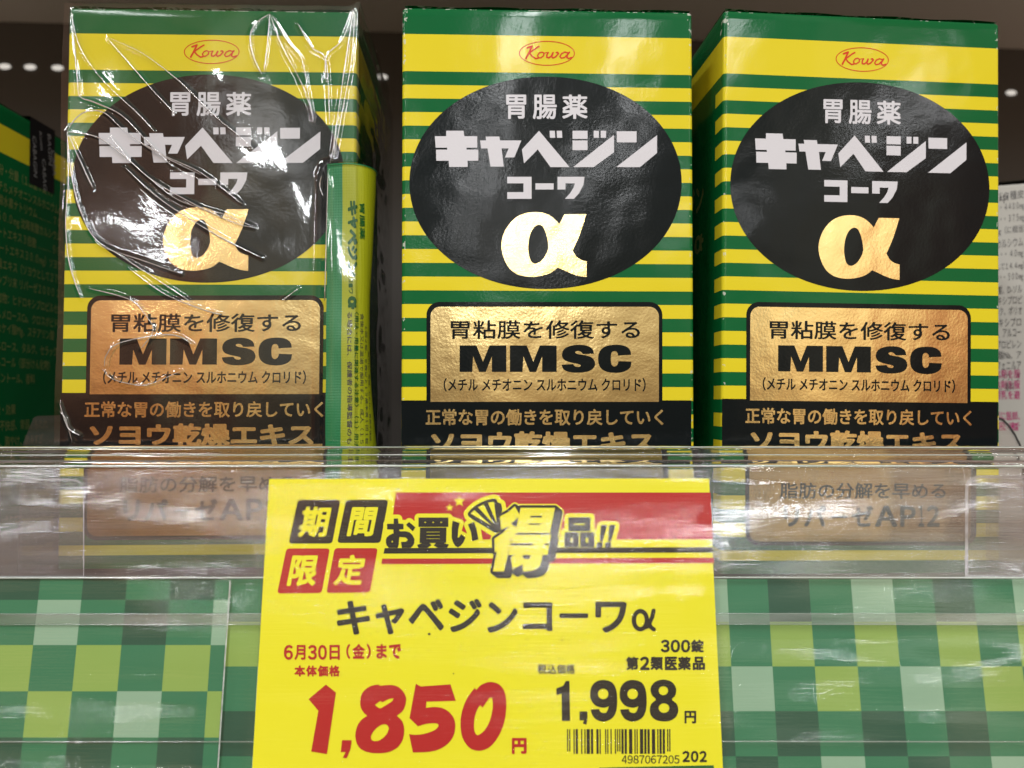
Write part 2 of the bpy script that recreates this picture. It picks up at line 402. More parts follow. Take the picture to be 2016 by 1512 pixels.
def stroke_loops(lines, w, res=3.0):
    """polylines in pixel units drawn with a round pen of width w (or per-line widths)"""
    P = np.concatenate([np.array(l, float) for l in lines]); ws = w if isinstance(w, (list, tuple)) else [w] * len(lines)
    m = max(ws); x0, y0 = P.min(0) - m - 1; x1, y1 = P.max(0) + m + 1
    W, Hh = int((x1 - x0) * res) + 2, int((y1 - y0) * res) + 2
    X, Y = np.meshgrid((np.arange(W) + 0.5) / res + x0, (np.arange(Hh) + 0.5) / res + y0); fld = np.full(X.shape, -9.0)
    for l, wd in zip(lines, ws):
        for (ax, ay), (bx, by) in zip(l[:-1], l[1:]):
            dx, dy = bx - ax, by - ay; t = np.clip(((X - ax) * dx + (Y - ay) * dy) / (dx * dx + dy * dy + 1e-9), 0, 1)
            fld = np.maximum(fld, wd / 2 - np.hypot(X - ax - t * dx, Y - ay - t * dy))
    return [thin_out(l, 0.06) / res + np.array([x0 + 0.5 / res, y0 + 0.5 / res]) for l in contours(fld)]
def ellipse(cx, cy, rx, ry, n=96, p=2.0):
    o = []
    for i in range(n):
        a = 2 * math.pi * i / n; c, s_ = math.cos(a), math.sin(a)
        o.append((cx + rx * math.copysign(abs(c) ** (2 / p), c), cy + ry * math.copysign(abs(s_) ** (2 / p), s_)))
    return o
def rrect(x0, y0, x1, y1, r, tl=1, tr=1, br=1, bl=1, n=10):
    o = []
    for (cx, cy, a0, k, X, Y) in ((x1 - r, y0 + r, -90, tr, x1, y0), (x1 - r, y1 - r, 0, br, x1, y1), (x0 + r, y1 - r, 90, bl, x0, y1), (x0 + r, y0 + r, 180, tl, x0, y0)):
        if not k: o.append((X, Y)); continue
        for i in range(n + 1):
            a = R(a0 + 90 * i / n); o.append((cx + r * math.cos(a), cy + r * math.sin(a)))
    return o
def quad_round(q, r):
    """rounded corners on any quad"""
    o = []
    for i in range(4):
        p, a, b = np.array(q[i], float), np.array(q[i - 1], float), np.array(q[(i + 1) % 4], float)
        da, db = (a - p) / np.linalg.norm(a - p), (b - p) / np.linalg.norm(b - p); s0, s1 = p + da * r, p + db * r
        for k in range(7):
            t = k / 6; o.append(tuple((1 - t) ** 2 * s0 + 2 * t * (1 - t) * p + t * t * s1))
    return o
def smooth_loop(pts, sharp=(), n=4):
    """Catmull-Rom through the points; indices in sharp stay corners"""
    P = [np.array(p, float) for p in pts]; N = len(P); o = []
    for i in range(N):
        p0, p1, p2, p3 = P[i - 1], P[i], P[(i + 1) % N], P[(i + 2) % N]
        if i in sharp: p0 = p1
        if (i + 1) % N in sharp: p3 = p2
        for k in range(n):
            t = k / n; o.append(tuple(0.5 * (2 * p1 + (p2 - p0) * t + (2 * p0 - 5 * p1 + 4 * p2 - p3) * t * t + (3 * p1 - p0 - 3 * p2 + p3) * t ** 3)))
    return o

# ================================================================== THE PLACE
BACK_Y, BACK_T = 0.50, R(3.4)
M_dark = simple('dark_grey_board', (0.105, 0.102, 0.096, 1), 0.6, 0.3, scale=300, dist=0.0001)
M_under = simple('brown_grey_underside', (0.84, 0.82, 0.76, 1), 0.55, 0.3)
M_shelf = simple('shelf_paint', (0.11, 0.09, 0.085, 1), 0.4, 0.5, scale=400, dist=0.00005)
def struct(o): o['kind'] = 'structure'; return o
struct(box('shelf_board', -0.45, 0.45, 0.212, 0.56, -0.02, -0.0002, M_shelf, None, 0.001))
bp = box('back_panel', -0.50, 0.50, 0.0, 0.008, -0.02, 0.45, M_dark); bp.location = (0, BACK_Y, 0); bp.rotation_euler = (0, 0, BACK_T); struct(bp)
struct(box('upper_shelf', -0.60, 0.60, 0.20, 0.58, EYE + 0.2272, EYE + 0.245, M_under, None, 0.001))

# slots of the back panel, their material glowing in place of light from behind
slot_m = bpy.data.materials.new('glowing_slot'); slot_m.use_nodes = True
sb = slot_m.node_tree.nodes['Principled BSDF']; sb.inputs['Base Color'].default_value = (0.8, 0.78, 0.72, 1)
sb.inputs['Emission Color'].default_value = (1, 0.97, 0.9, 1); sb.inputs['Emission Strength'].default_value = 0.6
BK = Frame((0, BACK_Y, 0), (0, 0, BACK_T))
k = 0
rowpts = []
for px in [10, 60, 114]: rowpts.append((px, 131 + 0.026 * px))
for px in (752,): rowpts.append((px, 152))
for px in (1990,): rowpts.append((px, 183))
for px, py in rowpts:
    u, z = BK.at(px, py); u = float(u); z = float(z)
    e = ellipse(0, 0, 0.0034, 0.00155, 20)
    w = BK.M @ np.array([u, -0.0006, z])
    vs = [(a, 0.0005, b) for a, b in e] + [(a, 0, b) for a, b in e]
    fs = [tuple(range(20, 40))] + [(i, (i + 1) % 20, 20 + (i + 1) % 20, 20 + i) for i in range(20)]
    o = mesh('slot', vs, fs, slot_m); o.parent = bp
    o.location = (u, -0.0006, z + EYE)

# ================================================================== THE GREEN AND YELLOW CARTONS
HTOP = BASE + 0.1078; HW = 0.040; DEPTH = 0.080
def carton_body(parent, name='carton'):
    r = 0.0011; prof = []
    for (cx, cy, a0) in ((-HW + r, r, 180), (HW - r, r, 270), (HW - r, DEPTH - r, 0), (-HW + r, DEPTH - r, 90)):
        for i in range(7):
            a = R(a0 + 15 * i); prof.append((cx + r * math.cos(a), cy + r * math.sin(a)))
    n = len(prof); vs = []; fs = []
    nz = 60
    levels = [(HTOP * i / nz, 0) for i in range(nz)] + [(HTOP - 0.0008, 0), (HTOP - 0.0003, 0.0002), (HTOP, 0.0007)]
    for z, ins in levels:
        for x, y in prof:
            yy = y
            # board panels bow very slightly
            bow = 0.00035 * math.sin(math.pi * min(max((x + HW) / (2 * HW), 0), 1)) * math.sin(math.pi * min(z / HTOP, 1)) if y < DEPTH / 2 else 0
            sx = (1 - ins / HW); vs.append((x * sx, DEPTH / 2 + (yy - DEPTH / 2) * (1 - ins / (DEPTH / 2)), z))
    for l in range(len(levels) - 1):
        for i in range(n):
            j = (i + 1) % n; fs.append((l * n + i, l * n + j, (l + 1) * n + j, (l + 1) * n + i))
    fs.append(tuple(reversed(range(n)))); top = (len(levels) - 1) * n; fs.append(tuple(range(top, top + n)))
    o = mesh(name, vs, fs, M_carton, parent)
    o.data.shade_smooth()
    import bmesh
    o.data.polygons[len(fs) - 1].use_smooth = False; o.data.polygons[len(fs) - 2].use_smooth = False
    try: o.data.set_sharp_from_angle(angle=R(50))
    except Exception: pass
    return o

g = 'green and yellow striped stomach medicine boxes on the shelf'
mid = thing('medicine_box', 'green and yellow striped box standing in the middle, unwrapped, directly above the yellow price tag', 'medicine box', MID, g)
carton_body(mid)
# a top flap, its tucked edge a little proud
def flap(parent):
    P = []; 
    for j in range(9):
        y = 0.0004 + j * 0.0098
        row = []
        for i in range(25):
            x = -HW + 0.0006 + i * (2 * HW - 0.0012) / 24
            z = HTOP + 0.00025 + 0.0007 * math.exp(-((j - 0.6) / 1.6) ** 2) * (0.5 + 0.5 * math.sin(i * 0.9 + 1)) * 0.6 + 0.0012 * math.sin(math.pi * i / 24) * math.sin(math.pi * j / 8)
            row.append((x, y, z))
        P.append(row)
    return grid('top_flap', np.array(P), M_carton, parent)
flap(mid)
Z2 = lambda p: zoom(p, 2.88, 700, 0)
# black oval
shape([ellipse(1074, 360, 268, 209, 120, 2.04)], MID, M_black, mid, 0.00005, 'oval_panel')
# emblem
shape([ellipse(1076.7, 105, 55, 24.4, 72), ellipse(1076.7, 105, 53.2, 22.7, 72)], MID, M_red, mid, 0.00005, 'emblem_ring')
emb = [[(973, 272), (1000, 262), (985, 296), (966, 332)], [(1040, 263), (1024, 272), (986, 300), (1000, 318), (1022, 333), (1034, 330)],
       [(1054, 296), (1042, 300), (1032, 314), (1036, 327), (1050, 328), (1066, 316), (1068, 302), (1058, 296)],
       [(1066, 302), (1084, 298)], [(1092, 298), (1084, 312), (1084, 325), (1096, 328), (1114, 314), (1120, 299)], [(1118, 300), (1110, 318), (1118, 329), (1134, 322), (1150, 304), (1146, 297), (1138, 298)],
       [(1206, 300), (1186, 295), (1168, 304), (1158, 320), (1166, 330), (1184, 326), (1202, 308)], [(1212, 296), (1200, 314), (1198, 326), (1208, 332), (1226, 326)]]
shape(stroke_loops([zoom(l, 2.88, 700, 0) for l in emb], [3.6, 3.0, 2.6, 1.8, 3.0, 3.0, 2.7, 3.0], 6), MID, M_red, mid, 0.00006, 'emblem_lettering')
# lettering on the oval
for ch, x0, x1 in (('胃', 996.5, 1036), ('腸', 1049, 1096), ('薬', 1107, 1156.5)):
    text(ch, (x0, 186.5, x1, 234.5), MID, M_white, mid, 0.0001, bold=0.018, res=80)
kab = [[(514, 742), (612, 742), (617, 773), (690, 773), (690, 838), (628, 838), (630, 849), (696, 849), (696, 912), (635, 912), (636, 947), (531, 947), (528, 912), (458, 912), (456, 849), (520, 849), (519, 838), (454, 838), (450, 773), (514, 773)],
       [(737, 775), (815, 775), (819, 797), (940, 797), (900, 893), (847, 893), (868, 842), (828, 842), (840, 945), (765, 945), (748, 842), (712, 842), (706, 797), (741, 797)],
       [(1040, 742), (1213, 948), (1105, 948), (1033, 848), (955, 927), (943, 848)], [(1100, 742), (1130, 742), (1132, 782), (1102, 782)], [(1140, 742), (1170, 742), (1172, 782), (1142, 782)],
       [(1230, 742), (1315, 742), (1315, 788), (1230, 788)], [(1230, 797), (1315, 797), (1315, 852), (1230, 852)], [(1350, 742), (1379, 742), (1379, 782), (1350, 782)], [(1390, 742), (1420, 742), (1420, 782), (1390, 782)],
       [(1465, 765), (1465, 864), (1350, 948), (1234, 948)], [(1480, 745), (1593, 745), (1593, 808), (1482, 808)], [(1709, 767), (1709, 868), (1612, 948), (1478, 948)]]
shape([Z2(l) for l in kab], MID, M_white, mid, 0.0001, 'title_lettering')
kowa = [[(860, 1003), (998, 1003), (998, 1128), (860, 1128), (860, 1090), (952, 1090), (952, 1040), (860, 1040)], [(1020, 1040), (1123, 1040), (1123, 1075), (1020, 1075)],
        [(1145, 1003), (1298, 1003), (1292, 1048), (1267, 1096), (1238, 1128), (1187, 1128), (1217, 1095), (1236, 1064), (1243, 1040), (1190, 1040), (1190, 1075), (1145, 1075)]]
shape([Z2(l) for l in kowa], MID, M_white, mid, 0.0001, 'subtitle_lettering')
al_o = [(1030, 1203), (1075, 1211), (1110, 1228), (1138, 1252), (1155, 1271), (1185, 1215), (1307, 1215), (1291, 1270), (1263, 1350), (1231, 1420), (1252, 1455), (1280, 1474), (1310, 1482), (1310, 1571), (1270, 1566), (1220, 1550), (1180, 1532), (1145, 1518),
        (1115, 1542), (1070, 1560), (1000, 1570), (930, 1560), (880, 1530), (848, 1482), (830, 1425), (828, 1375), (842, 1322), (872, 1270), (915, 1230), (970, 1208)]
al_h = [(1045, 1275), (1063, 1287), (1079, 1322), (1090, 1370), (1093, 1405), (1080, 1442), (1052, 1480), (1020, 1495), (995, 1482), (982, 1440), (979, 1390), (988, 1335), (1005, 1298), (1025, 1279)]
shape([smooth_loop(Z2(al_o), (4, 5, 6, 9, 12, 13, 17)), smooth_loop(Z2(al_h), (4,))], MID, M_gold, mid, 0.00012, 'alpha_letter')
# framed gold window and black band
_rr = rrect(839.6, 594.4, 1304, 788.2, 26, 1, 1, 0, 0)
shape([[(790.5, 788.2), (839.6, 788.2)] + _rr[13:] + _rr[:11] + [(1304, 788.2), (1361, 788.2), (1361, 897), (790.5, 897)]], MID, M_black, mid, 0.00005, 'black_band')
shape([rrect(847.6, 604, 1297, 791, 19, 1, 1, 0, 0)], MID, M_gold, mid, 0.0001, 'gold_window')
text('胃粘膜を修復する', (887.5, 630.5, 1260, 667.5), MID, M_black, mid, 0.00016, bold=0.014, res=80)
# heavy latin letters
mm = [[(590, 518), (700, 518), (737, 600), (775, 518), (855, 518), (855, 668), (775, 668), (775, 572), (737, 650), (722, 650)] ]
def M_glyph(x0, x1, y0=519, y1=669):
    w = x1 - x0
    return [(x0, y0), (x0 + .36 * w, y0), (x0 + .5 * w, y0 + 92), (x0 + .64 * w, y0), (x1, y0), (x1, y1), (x0 + .69 * w, y1), (x0 + .69 * w, y0 + 62), (x0 + .56 * w, y1), (x0 + .42 * w, y1), (x0 + .29 * w, y0 + 62), (x0 + .27 * w, y1), (x0, y1)]
S_pts = [(1352, 566), (1290, 568), (1272, 552), (1250, 552), (1246, 560), (1262, 568), (1310, 576), (1345, 592), (1358, 622), (1345, 652), (1310, 668), (1262, 673), (1215, 670), (1180, 655), (1168, 628), (1232, 624), (1246, 638), (1268, 640), (1276, 632), (1262, 624), (1215, 614), (1182, 600), (1170, 572), (1182, 540), (1215, 522), (1262, 515), (1310, 520), (1342, 538)]
C_pts = [(1562, 572), (1488, 576), (1484, 560), (1470, 551), (1452, 560), (1447, 594), (1452, 628), (1468, 638), (1484, 628), (1490, 608), (1564, 610), (1556, 645), (1520, 668), (1470, 674), (1418, 666), (1385, 640), (1375, 596), (1384, 552), (1416, 524), (1468, 515), (1522, 520), (1554, 542)]
Z5 = lambda p: zoom(p, 2.88, 700, 500)
shape([Z5(M_glyph(590, 855)), Z5(M_glyph(875, 1140)), smooth_loop(Z5(S_pts), (0, 1, 14, 15)), smooth_loop(Z5(C_pts), (0, 1, 9, 10))], MID, M_black, mid, 0.00016, 'bold_lettering')
text('（メチル メチオニン スルホニウム クロリド）', (873.6, 744, 1271, 771), MID, M_black, mid, 0.00016, bold=0.022, res=70)
text('正常な胃の働きを取り戻していく', (838, 805, 1306, 837.5), MID, M_gold, mid, 0.00012, bold=0.022, res=80)
text('ソヨウ乾燥エキス', (849, 849, 1287, 894), MID, M_gold, mid, 0.00012, bold=0.045, res=80)
# lower framed window (through the clear fence), measured on the third box
ZR = lambda p: zoom(p, 2.285, 1380, 850)
Z6 = THIRD
def third_loop(lp): # pixel on third -> pixel on mid
    out = []
    for x, y in lp:
        u, z = THIRD.at(x, y); out.append((float(u), float(z)))
    return out
def shape_uz(loops, mat, parent, lift, name):
    v, f = fill_loops([np.array(l) for l in loops]); co = np.stack([v[:, 0], np.full(len(v), -lift), v[:, 1]], -1)
    fs = []
    for p in f:
        a, b, c = v[p[0]], v[p[1]], v[p[2]]; cr = (b[0] - a[0]) * (c[1] - a[1]) - (b[1] - a[1]) * (c[0] - a[0]); fs.append(p if cr > 0 else p[::-1])
    return mesh(name, co, fs, mat, parent)
shape_uz([third_loop(rrect(1467, 890, 1922, 1074, 26, 0, 0, 1, 1))], M_black, mid, 0.000055, 'lower_frame')
shape_uz([third_loop(rrect(1475, 890, 1911, 1066, 19, 0, 0, 1, 1))], M_gold, mid, 0.0001, 'lower_gold_window')
text('脂肪の分解を早める', (1535, 950, 1861, 982), THIRD, M_black, mid, 0.00016, bold=0.014, res=70)
for ch, a, b_ in (('リ', 1543, 1573), ('パ', 1583, 1626), ('ー', 1636, 1668), ('ゼ', 1676, 1718), ('Ａ', 1722, 1766), ('Ｐ', 1772, 1802), ('１', 1808, 1819), ('２', 1824, 1849)):
    text(ch, (a, 1015 if ch == 'ー' else 995, b_, 1020 if ch == 'ー' else 1037), THIRD, M_black, mid, 0.00016, bold=0.03, res=70)
M_band2 = M_black
# side lettering (dim, on both side panels)
M_sidetext = ink('pale_green_ink', (0.26, 0.28, 0.10, 1))
def side_text(parent, sgn):
    """small lines on a side panel; y is depth, z is height"""
    lines = ['成分・分量（１日量６錠中）', 'メチルメチオニンスルホニウムクロリド', '炭酸水素ナトリウム ……… ７００mg', '１５０.０mg 沈降炭酸カルシウム', 'ロートエキス３倍散 ……… ９０mg', '（ロートエキス３０.０mg）ソヨウ', '乾燥エキス（ソヨウとして２７０.０mg）', 'センブリ末 リパーゼ２０００ ２４.０mg', '添加物：ヒドロキシプロピルセルロース',
             'カルメロースCa、クロスポビドン', '無水ケイ酸Mg、ステアリン酸', 'セルロース、タルク、セラック', 'アルコール（部分けん化物）', 'ーメントール、香料', '', '効能・効果', '胃部不快感、胃弱、もたれ', '胃痛、胸やけ、飲みすぎ', '食べすぎ・胃酸過多、げっぷ', '消化不良、食欲不振、胃部膨満', '消化促進、胃部・腹部膨満感', '', 'お問い合わせ先 お客様相談', 'TEL ０３-３２７９', '月～金（祝日を除く）']
    z = BASE + 0.082; col = []
    for i, s in enumerate(lines):
        if s:
            v, f = text_raw(s); v = v - v.min(0); sc_ = 0.0042; w = v[:, 0].max() * sc_ * 0.72
            ln = min(w, 0.068)
            a = v[:, 0] / v[:, 0].max() * ln; b = v[:, 1] * sc_
            y = (0.008 + a) if sgn > 0 else (0.008 + ln - a)
            if sgn > 0: co = np.stack([np.full(len(v), HW + 0.00008), y, z + b], -1)
            else: co = np.stack([np.full(len(v), -HW - 0.00008), y, z + b], -1)
            col.append((co, f))
        z -= 0.0058
    vs = []; fs = []
    for co, f in col:
        n = len(vs); vs += co.tolist(); fs += [tuple(n + i for i in p) for p in f]
    o = mesh('side_lettering', vs, fs, M_sidetext, parent); return o
side_text(mid, 1)
# title on the left side panel
for s, zz, hgt in (('胃腸薬', 0.070, 0.006), ('キャベジン', 0.056, 0.009), ('コーワα', 0.044, 0.007)):
    v, f = glyphs(s, 0.03, 1.0, 60); wd = 0.045 if len(s) > 3 else 0.02
    y = 0.062 - v[:, 0] * wd; co = np.stack([np.full(len(v), -HW - 0.00008), y, BASE + zz + v[:, 1] * hgt], -1)
    mesh('side_lettering', co, [p[::-1] for p in f], M_sidetext, mid)

def copy_tree(root, frame, label, skip=()):
    r = root.copy(); COL.objects.link(r); r.location = frame.loc; r.rotation_euler = frame.e; r['label'] = label
    for ch in [o for o in bpy.data.objects if o.parent == root]:
        if ch.name.split('.')[0] in skip: continue
        c = ch.copy(); COL.objects.link(c); c.parent = r
        for gch in [o for o in bpy.data.objects if o.parent == ch]:
            d = gch.copy(); COL.objects.link(d); d.parent = c
    return r
third = copy_tree(mid, THIRD, 'striped medicine box turned to show its left side, beside the white box')
left = copy_tree(mid, LEFT, 'green and yellow striped box wrapped in creased cellophane, left of the middle box')
DK = Frame((-0.2250, 0.280, 0), (0, 0, 0.0), BASE)
dark = copy_tree(mid, DK, 'shaded green box at the left edge, its side with small print and black seal')
# black seal tape over the shaded box's edge
M_seal = ink('black_seal_film', (0.012, 0.012, 0.014, 1)); M_sealtxt = ink('grey_seal_ink', (0.30, 0.30, 0.31, 1))
X = HW + 0.00014
sy0, sy1, sz0, sz1 = 0.0295, 0.0465, BASE + 0.0835, HTOP + 0.0016
mesh('seal_tape', [(X, sy0, sz0), (X, sy1, sz0), (X, sy1, sz1), (X, sy0, sz1), (X - 0.012, sy0, sz1 + 0.0004), (X - 0.012, sy1, sz1 + 0.0004)], [(0, 1, 2, 3), (3, 2, 5, 4)], M_seal, dark)
for j, (s, yy, zz, hh, ln) in enumerate((('CABAGIN', 0.0312, 0.1025, 0.0022, 0.0155), ('Kowa', 0.0355, 0.1055, 0.0018, 0.007), ('CABAG', 0.0377, 0.0955, 0.0022, 0.012), ('BAGIN', 0.0412, 0.1065, 0.0022, 0.012), ('CABA', 0.0442, 0.1010, 0.0022, 0.010))):
    v, f = text_raw(s); lo, hi = v.min(0), v.max(0); v = (v - lo) / (hi - lo)
    co = np.stack([np.full(len(v), X + 0.00006), yy + v[:, 1] * hh + v[:, 0] * 0.0012, BASE + zz - v[:, 0] * ln], -1)
    mesh('seal_lettering', co, f, M_sealtxt, dark)

# ---------------------------------------------------------------- the white box at the right edge
WH = Frame((0.2065, 0.3055, 0), (0, 0, R(-20)), BASE)
M_card = simple('white_card', (0.46, 0.455, 0.42, 1), 0.5, 0.3, scale=900, dist=0.00003)
M_greytop = simple('grey_card_top', (0.10, 0.10, 0.09, 1), 0.5, 0.4)
M_text = ink('grey_ink', (0.045, 0.045, 0.05, 1)); M_mag = ink('magenta_ink', (0.42, 0.03, 0.16, 1))
wb = thing('medicine_box', 'white box with grey and magenta small print, half hidden at the right edge', 'medicine box', WH)
WT = BASE + 0.0835
box('carton', -0.042, 0.042, 0, 0.06, 0, WT, M_card, wb, 0.001)
P = np.array([[(x, y, WT + 0.0004 + 0.0035 * (1 - ((x) / 0.042) ** 2) * (0.3 + 0.7 * math.sin(math.pi * min(y / 0.06, 1)))) for x in np.linspace(-0.0415, 0.0415, 24)] for y in np.linspace(0.0005, 0.0595, 10)])
grid('top_flap', P, M_greytop, wb)
wlines = [('中', 1968, 392, 0, 1985), ('バタ種皮末', 1960, 400, 0, 2030), ('・・ ４４００mg', 1962, 423, 0, 2016), ('・・・ ３７５mg', 1962, 446, 0, 2016), ('mg（に相当）', 1958, 468, 0, 2018), ('カルシウム', 1962, 492, 0, 2014), ('・・・ ４０mg', 1962, 515, 0, 2014),
          ('して１４.４mg）', 1964, 538, 0, 2016), ('・・・ ５００mg', 1962, 560, 0, 2014), ('酸、D-ソル', 1964, 583, 0, 2012), ('キシプロピ', 1964, 604, 0, 2012), ('ルク、ポリオ', 1958, 625, 0, 2012), ('キシプロ', 1966, 647, 0, 2010), ('、アルコー', 1964, 668, 0, 2010),
          ('プロピレン', 1962, 690, 0, 2010), ('酸Na、ア', 1966, 711, 0, 2010), ('フェニルア', 1962, 732, 0, 2010), ('ンソウ、グ', 1962, 754, 0, 2009), ('ス、香料', 1960, 776 - 3, 0, 1996)]
def wline(s, x0, y, x1, mat, h=19, bold=0):
    sl = -0.13 + (790 - y) * -0.00012
    q = [(x0, y - 8 - 0.0), (x1, y - 8 + (x1 - x0) * -0.14 * (790 - y) / 450), (x1, y + h - 8 + (x1 - x0) * -0.14 * (790 - y) / 450), (x0, y + h - 8)]
    text(s, None, WH, mat, wb, 0.0001, bold=bold, quad=q, res=60)
for s, x0, y, _, x1 in wlines: wline(s, x0, y - 12 if s != '中' else y, x1, M_text, 17)
for s, y in (('本剤を服', 736), ('本剤を服', 757), ('授乳を避', 777), ('前に医師、', 818), ('医者', 838)):
    wline(s, 1958, y, 2008, M_mag, 17, 0.012)

# ---------------------------------------------------------------- sample sachet tucked at the wrapped box's right edge
def sach_x(z):   # right outline bulge in metres by height
    return 0.0
SZ0, SZ1 = BASE - 0.045, None
_, zt = LEFT.at(650, 331); SZ1 = float(zt)
u0, _ = LEFT.at(647, 500); U0 = float(u0)
WS = 0.020
def sach(s, z, lift=0.0):
    """s metres across the front from the seam edge, wraps round the carton's corner"""
    s = np.asarray(s, float); z = np.asarray(z, float)
    t = np.clip((z - SZ0) / (SZ1 - SZ0), 0, 1)
    widen = 0.0008 + 0.0018 * np.cos((t - 0.05) * 2 * math.pi) * 0.6 + 0.0018 * (1 - t)
    flat = 0.0068; d = np.clip(s - flat, 0, None); Rr = 0.0038 + widen
    a = np.clip(d / Rr, 0, 2.4)
    x = U0 + np.minimum(s, flat) + Rr * np.sin(a)
    y = -0.0026 - 0.0009 * np.sin(np.clip(s / flat, 0, 1) * math.pi / 2) + Rr * (1 - np.cos(a)) * 1.25
    y = y + 0.0003 * np.sin(z * 260 + s * 300)
    nx, ny = np.sin(a), -np.cos(a)
    return np.stack([x + nx * lift, y + ny * lift, z], -1)
def sachet_material(n, col, dots):
    m, t, b = newmat(n); b.inputs['Base Color'].default_value = col; b.inputs['Roughness'].default_value = 0.42; b.inputs['Specular IOR Level'].default_value = 0.3
    tcn = node(t, 'ShaderNodeTexCoord'); mp = node(t, 'ShaderNodeMapping'); mp.inputs['Scale'].default_value = (1, 1, 1)
    t.links.new(tcn.outputs['Object'], mp.inputs[0])
    vo = node(t, 'ShaderNodeTexVoronoi'); vo.inputs['Scale'].default_value = 1350; vo.inputs['Randomness'].default_value = 0.05
    t.links.new(mp.outputs[0], vo.inputs[0])
    bpn = node(t, 'ShaderNodeBump'); bpn.inputs['Distance'].default_value = dots; bpn.inputs['Strength'].default_value = 0.6
    t.links.new(vo.outputs[0], bpn.inputs['Height']); t.links.new(bpn.outputs[0], b.inputs['Normal'])
    return m
M_sg = sachet_material('sachet_green', (0.012, 0.20, 0.07, 1), 0.00022); M_sy = sachet_material('sachet_yellow', (0.34, 0.39, 0.010, 1), 0.00012)
sachet = thing('sample_sachet', 'narrow green and yellow sachet tucked upright at the right edge of the wrapped box', 'sachet', LEFT)
def sstrip(name, s0, s1, mat, n=14, lift=0.0):
    S, Zz = np.meshgrid(np.linspace(s0, s1, n), np.linspace(SZ0, SZ1, 90)); return grid(name, sach(S, Zz, lift), mat, sachet)
sstrip('seam', 0.0, 0.0043, M_sg, 6); sstrip('pouch', 0.0043, WS, M_sy, 40)
S, Zz = np.meshgrid(np.linspace(0, WS, 30), np.linspace(SZ1 - 0.0001, SZ1 + 0.0002, 2)); grid('top_seal', sach(S, Zz, 0.0003), M_sg, sachet)
def sfn(u, z, lift): return sach(u - U0, z, lift)
M_dg = ink('deep_green_ink', (0.006, 0.09, 0.02, 1))
LF = behind(LEFT, -0.003)
def stext(s, bb, mat, bold): text(s, bb, LF, mat, sachet, 0.00012, bold=bold, rot=90, res=60, fn=lambda u, z, l: sfn(u, z, l))
y = 396
for ch, hh in (('キ', 33), ('ャ', 27), ('ベ', 35), ('ジ', 33), ('ン', 35)): stext(ch, (685, y, 704, y + hh - 4), M_dg, 0.06); y += hh * 0.93
for ch, hh in (('コ', 11), ('ー', 10), ('ワ', 12)): stext(ch, (687, y, 695, y + hh - 2), M_dg, 0.02); y += hh
stext('α', (685, y + 3, 702, y + 28), M_dg, 0.07)
stext('胃腸薬', (708, 400, 719, 470), M_dg, 0.02)
stext('る場合には、保護者の指導監督のもとに服', (684, 614, 694, 925), M_text, 0.012)
stext('〈用法・用量に関連する注意〉（１）用法・用量', (698, 614, 706.5, 925), M_dg, 0.012)
stext('食後水又は温湯で服用する。成人（１５歳以上）', (709, 616, 717, 925), M_text, 0.0)
stext('１回２錠、８歳以上１５歳未満１回１錠、１日３', (720, 640, 727, 925), M_text, 0.0)
stext('胸やけ、胃弱、もたれ、胃部不快感、飲みすぎ', (730, 690, 735.5, 925), M_text, 0.0)

# ---------------------------------------------------------------- cellophane wrap
Z1 = lambda p: zoom(p, 2.52, 0, 0)
Z4 = lambda p: zoom(p, 2.52, 0, 500)
crs = [[(352, 50), (385, 200), (450, 320), (540, 430), (680, 560), (760, 645)], [(352, 50), (375, 250), (390, 400), (402, 482), (470, 510), (600, 570), (720, 690), (860, 830)],
       [(530, 185), (620, 290), (760, 450), (860, 555)], [(530, 185), (700, 260), (850, 370), (950, 460), (1060, 570), (1180, 670), (1260, 740)],
       [(335, 655), (380, 590), (440, 555), (520, 562), (620, 650), (780, 760), (1000, 870)], [(335, 655), (480, 680), (600, 760), (760, 900), (900, 1000), (1100, 1060), (1250, 1120)],
       [(335, 655), (400, 800), (460, 930)], [(335, 655), (345, 780), (362, 900), (400, 1040), (470, 1180), (600, 1270), (800, 1400), (950, 1500)], [(335, 655), (340, 900), (330, 1100), (345, 1300), (400, 1480)],
       [(1340, 70), (1270, 120), (1242, 190), (1262, 290), (1300, 370)], [(1340, 70), (1330, 200), (1310, 360)], [(1340, 70), (1400, 230), (1480, 380), (1545, 540)],
       [(1350, 75), (1430, 210), (1500, 300), (1530, 460), (1555, 600)], [(1480, 120), (1550, 240), (1610, 282), (1628, 400), (1635, 610)], [(1755, 50), (1700, 200), (1622, 282), (1618, 400)],
       [(1755, 50), (1720, 280), (1680, 550), (1640, 820)], [(1760, 60), (1745, 300), (1700, 550), (1650, 810)], [(550, 680), (700, 850), (900, 980), (1150, 1100), (1260, 1130)],
       [(620, 830), (760, 960), (900, 1060), (1100, 1180), (1300, 1280)], [(690, 700), (830, 780), (1000, 860), (1200, 1010)], [(470, 1190), (520, 1230), (700, 1290), (900, 1360)],
       [(1600, 880), (1590, 930), (1610, 980)], [(1640, 860), (1632, 1100), (1625, 1350), (1620, 1500)]]
creases = [Z1(c) for c in crs] + [Z4(c) for c in ([(440, 170), (640, 225), (720, 300), (760, 380), (700, 470)], [(520, 560), (530, 500), (600, 440), (840, 400), (960, 450)], [(510, 570), (560, 620), (680, 650), (760, 640), (900, 580)],
                                              [(300, 740), (340, 860), (400, 900)], [(640, 70), (820, 200), (1020, 280), (1100, 300)], [(1400, 230), (1440, 200), (1480, 170)], [(300, 780), (330, 820), (360, 930)])]
n_u, n_z = 330, 560
UU, ZZ = np.meshgrid(np.linspace(-HW - 0.0006, HW + 0.0008, n_u), np.linspace(0.002, HTOP + 0.0006, n_z))
hgt = np.zeros_like(UU)
FILMF = behind(LEFT, -0.0014)
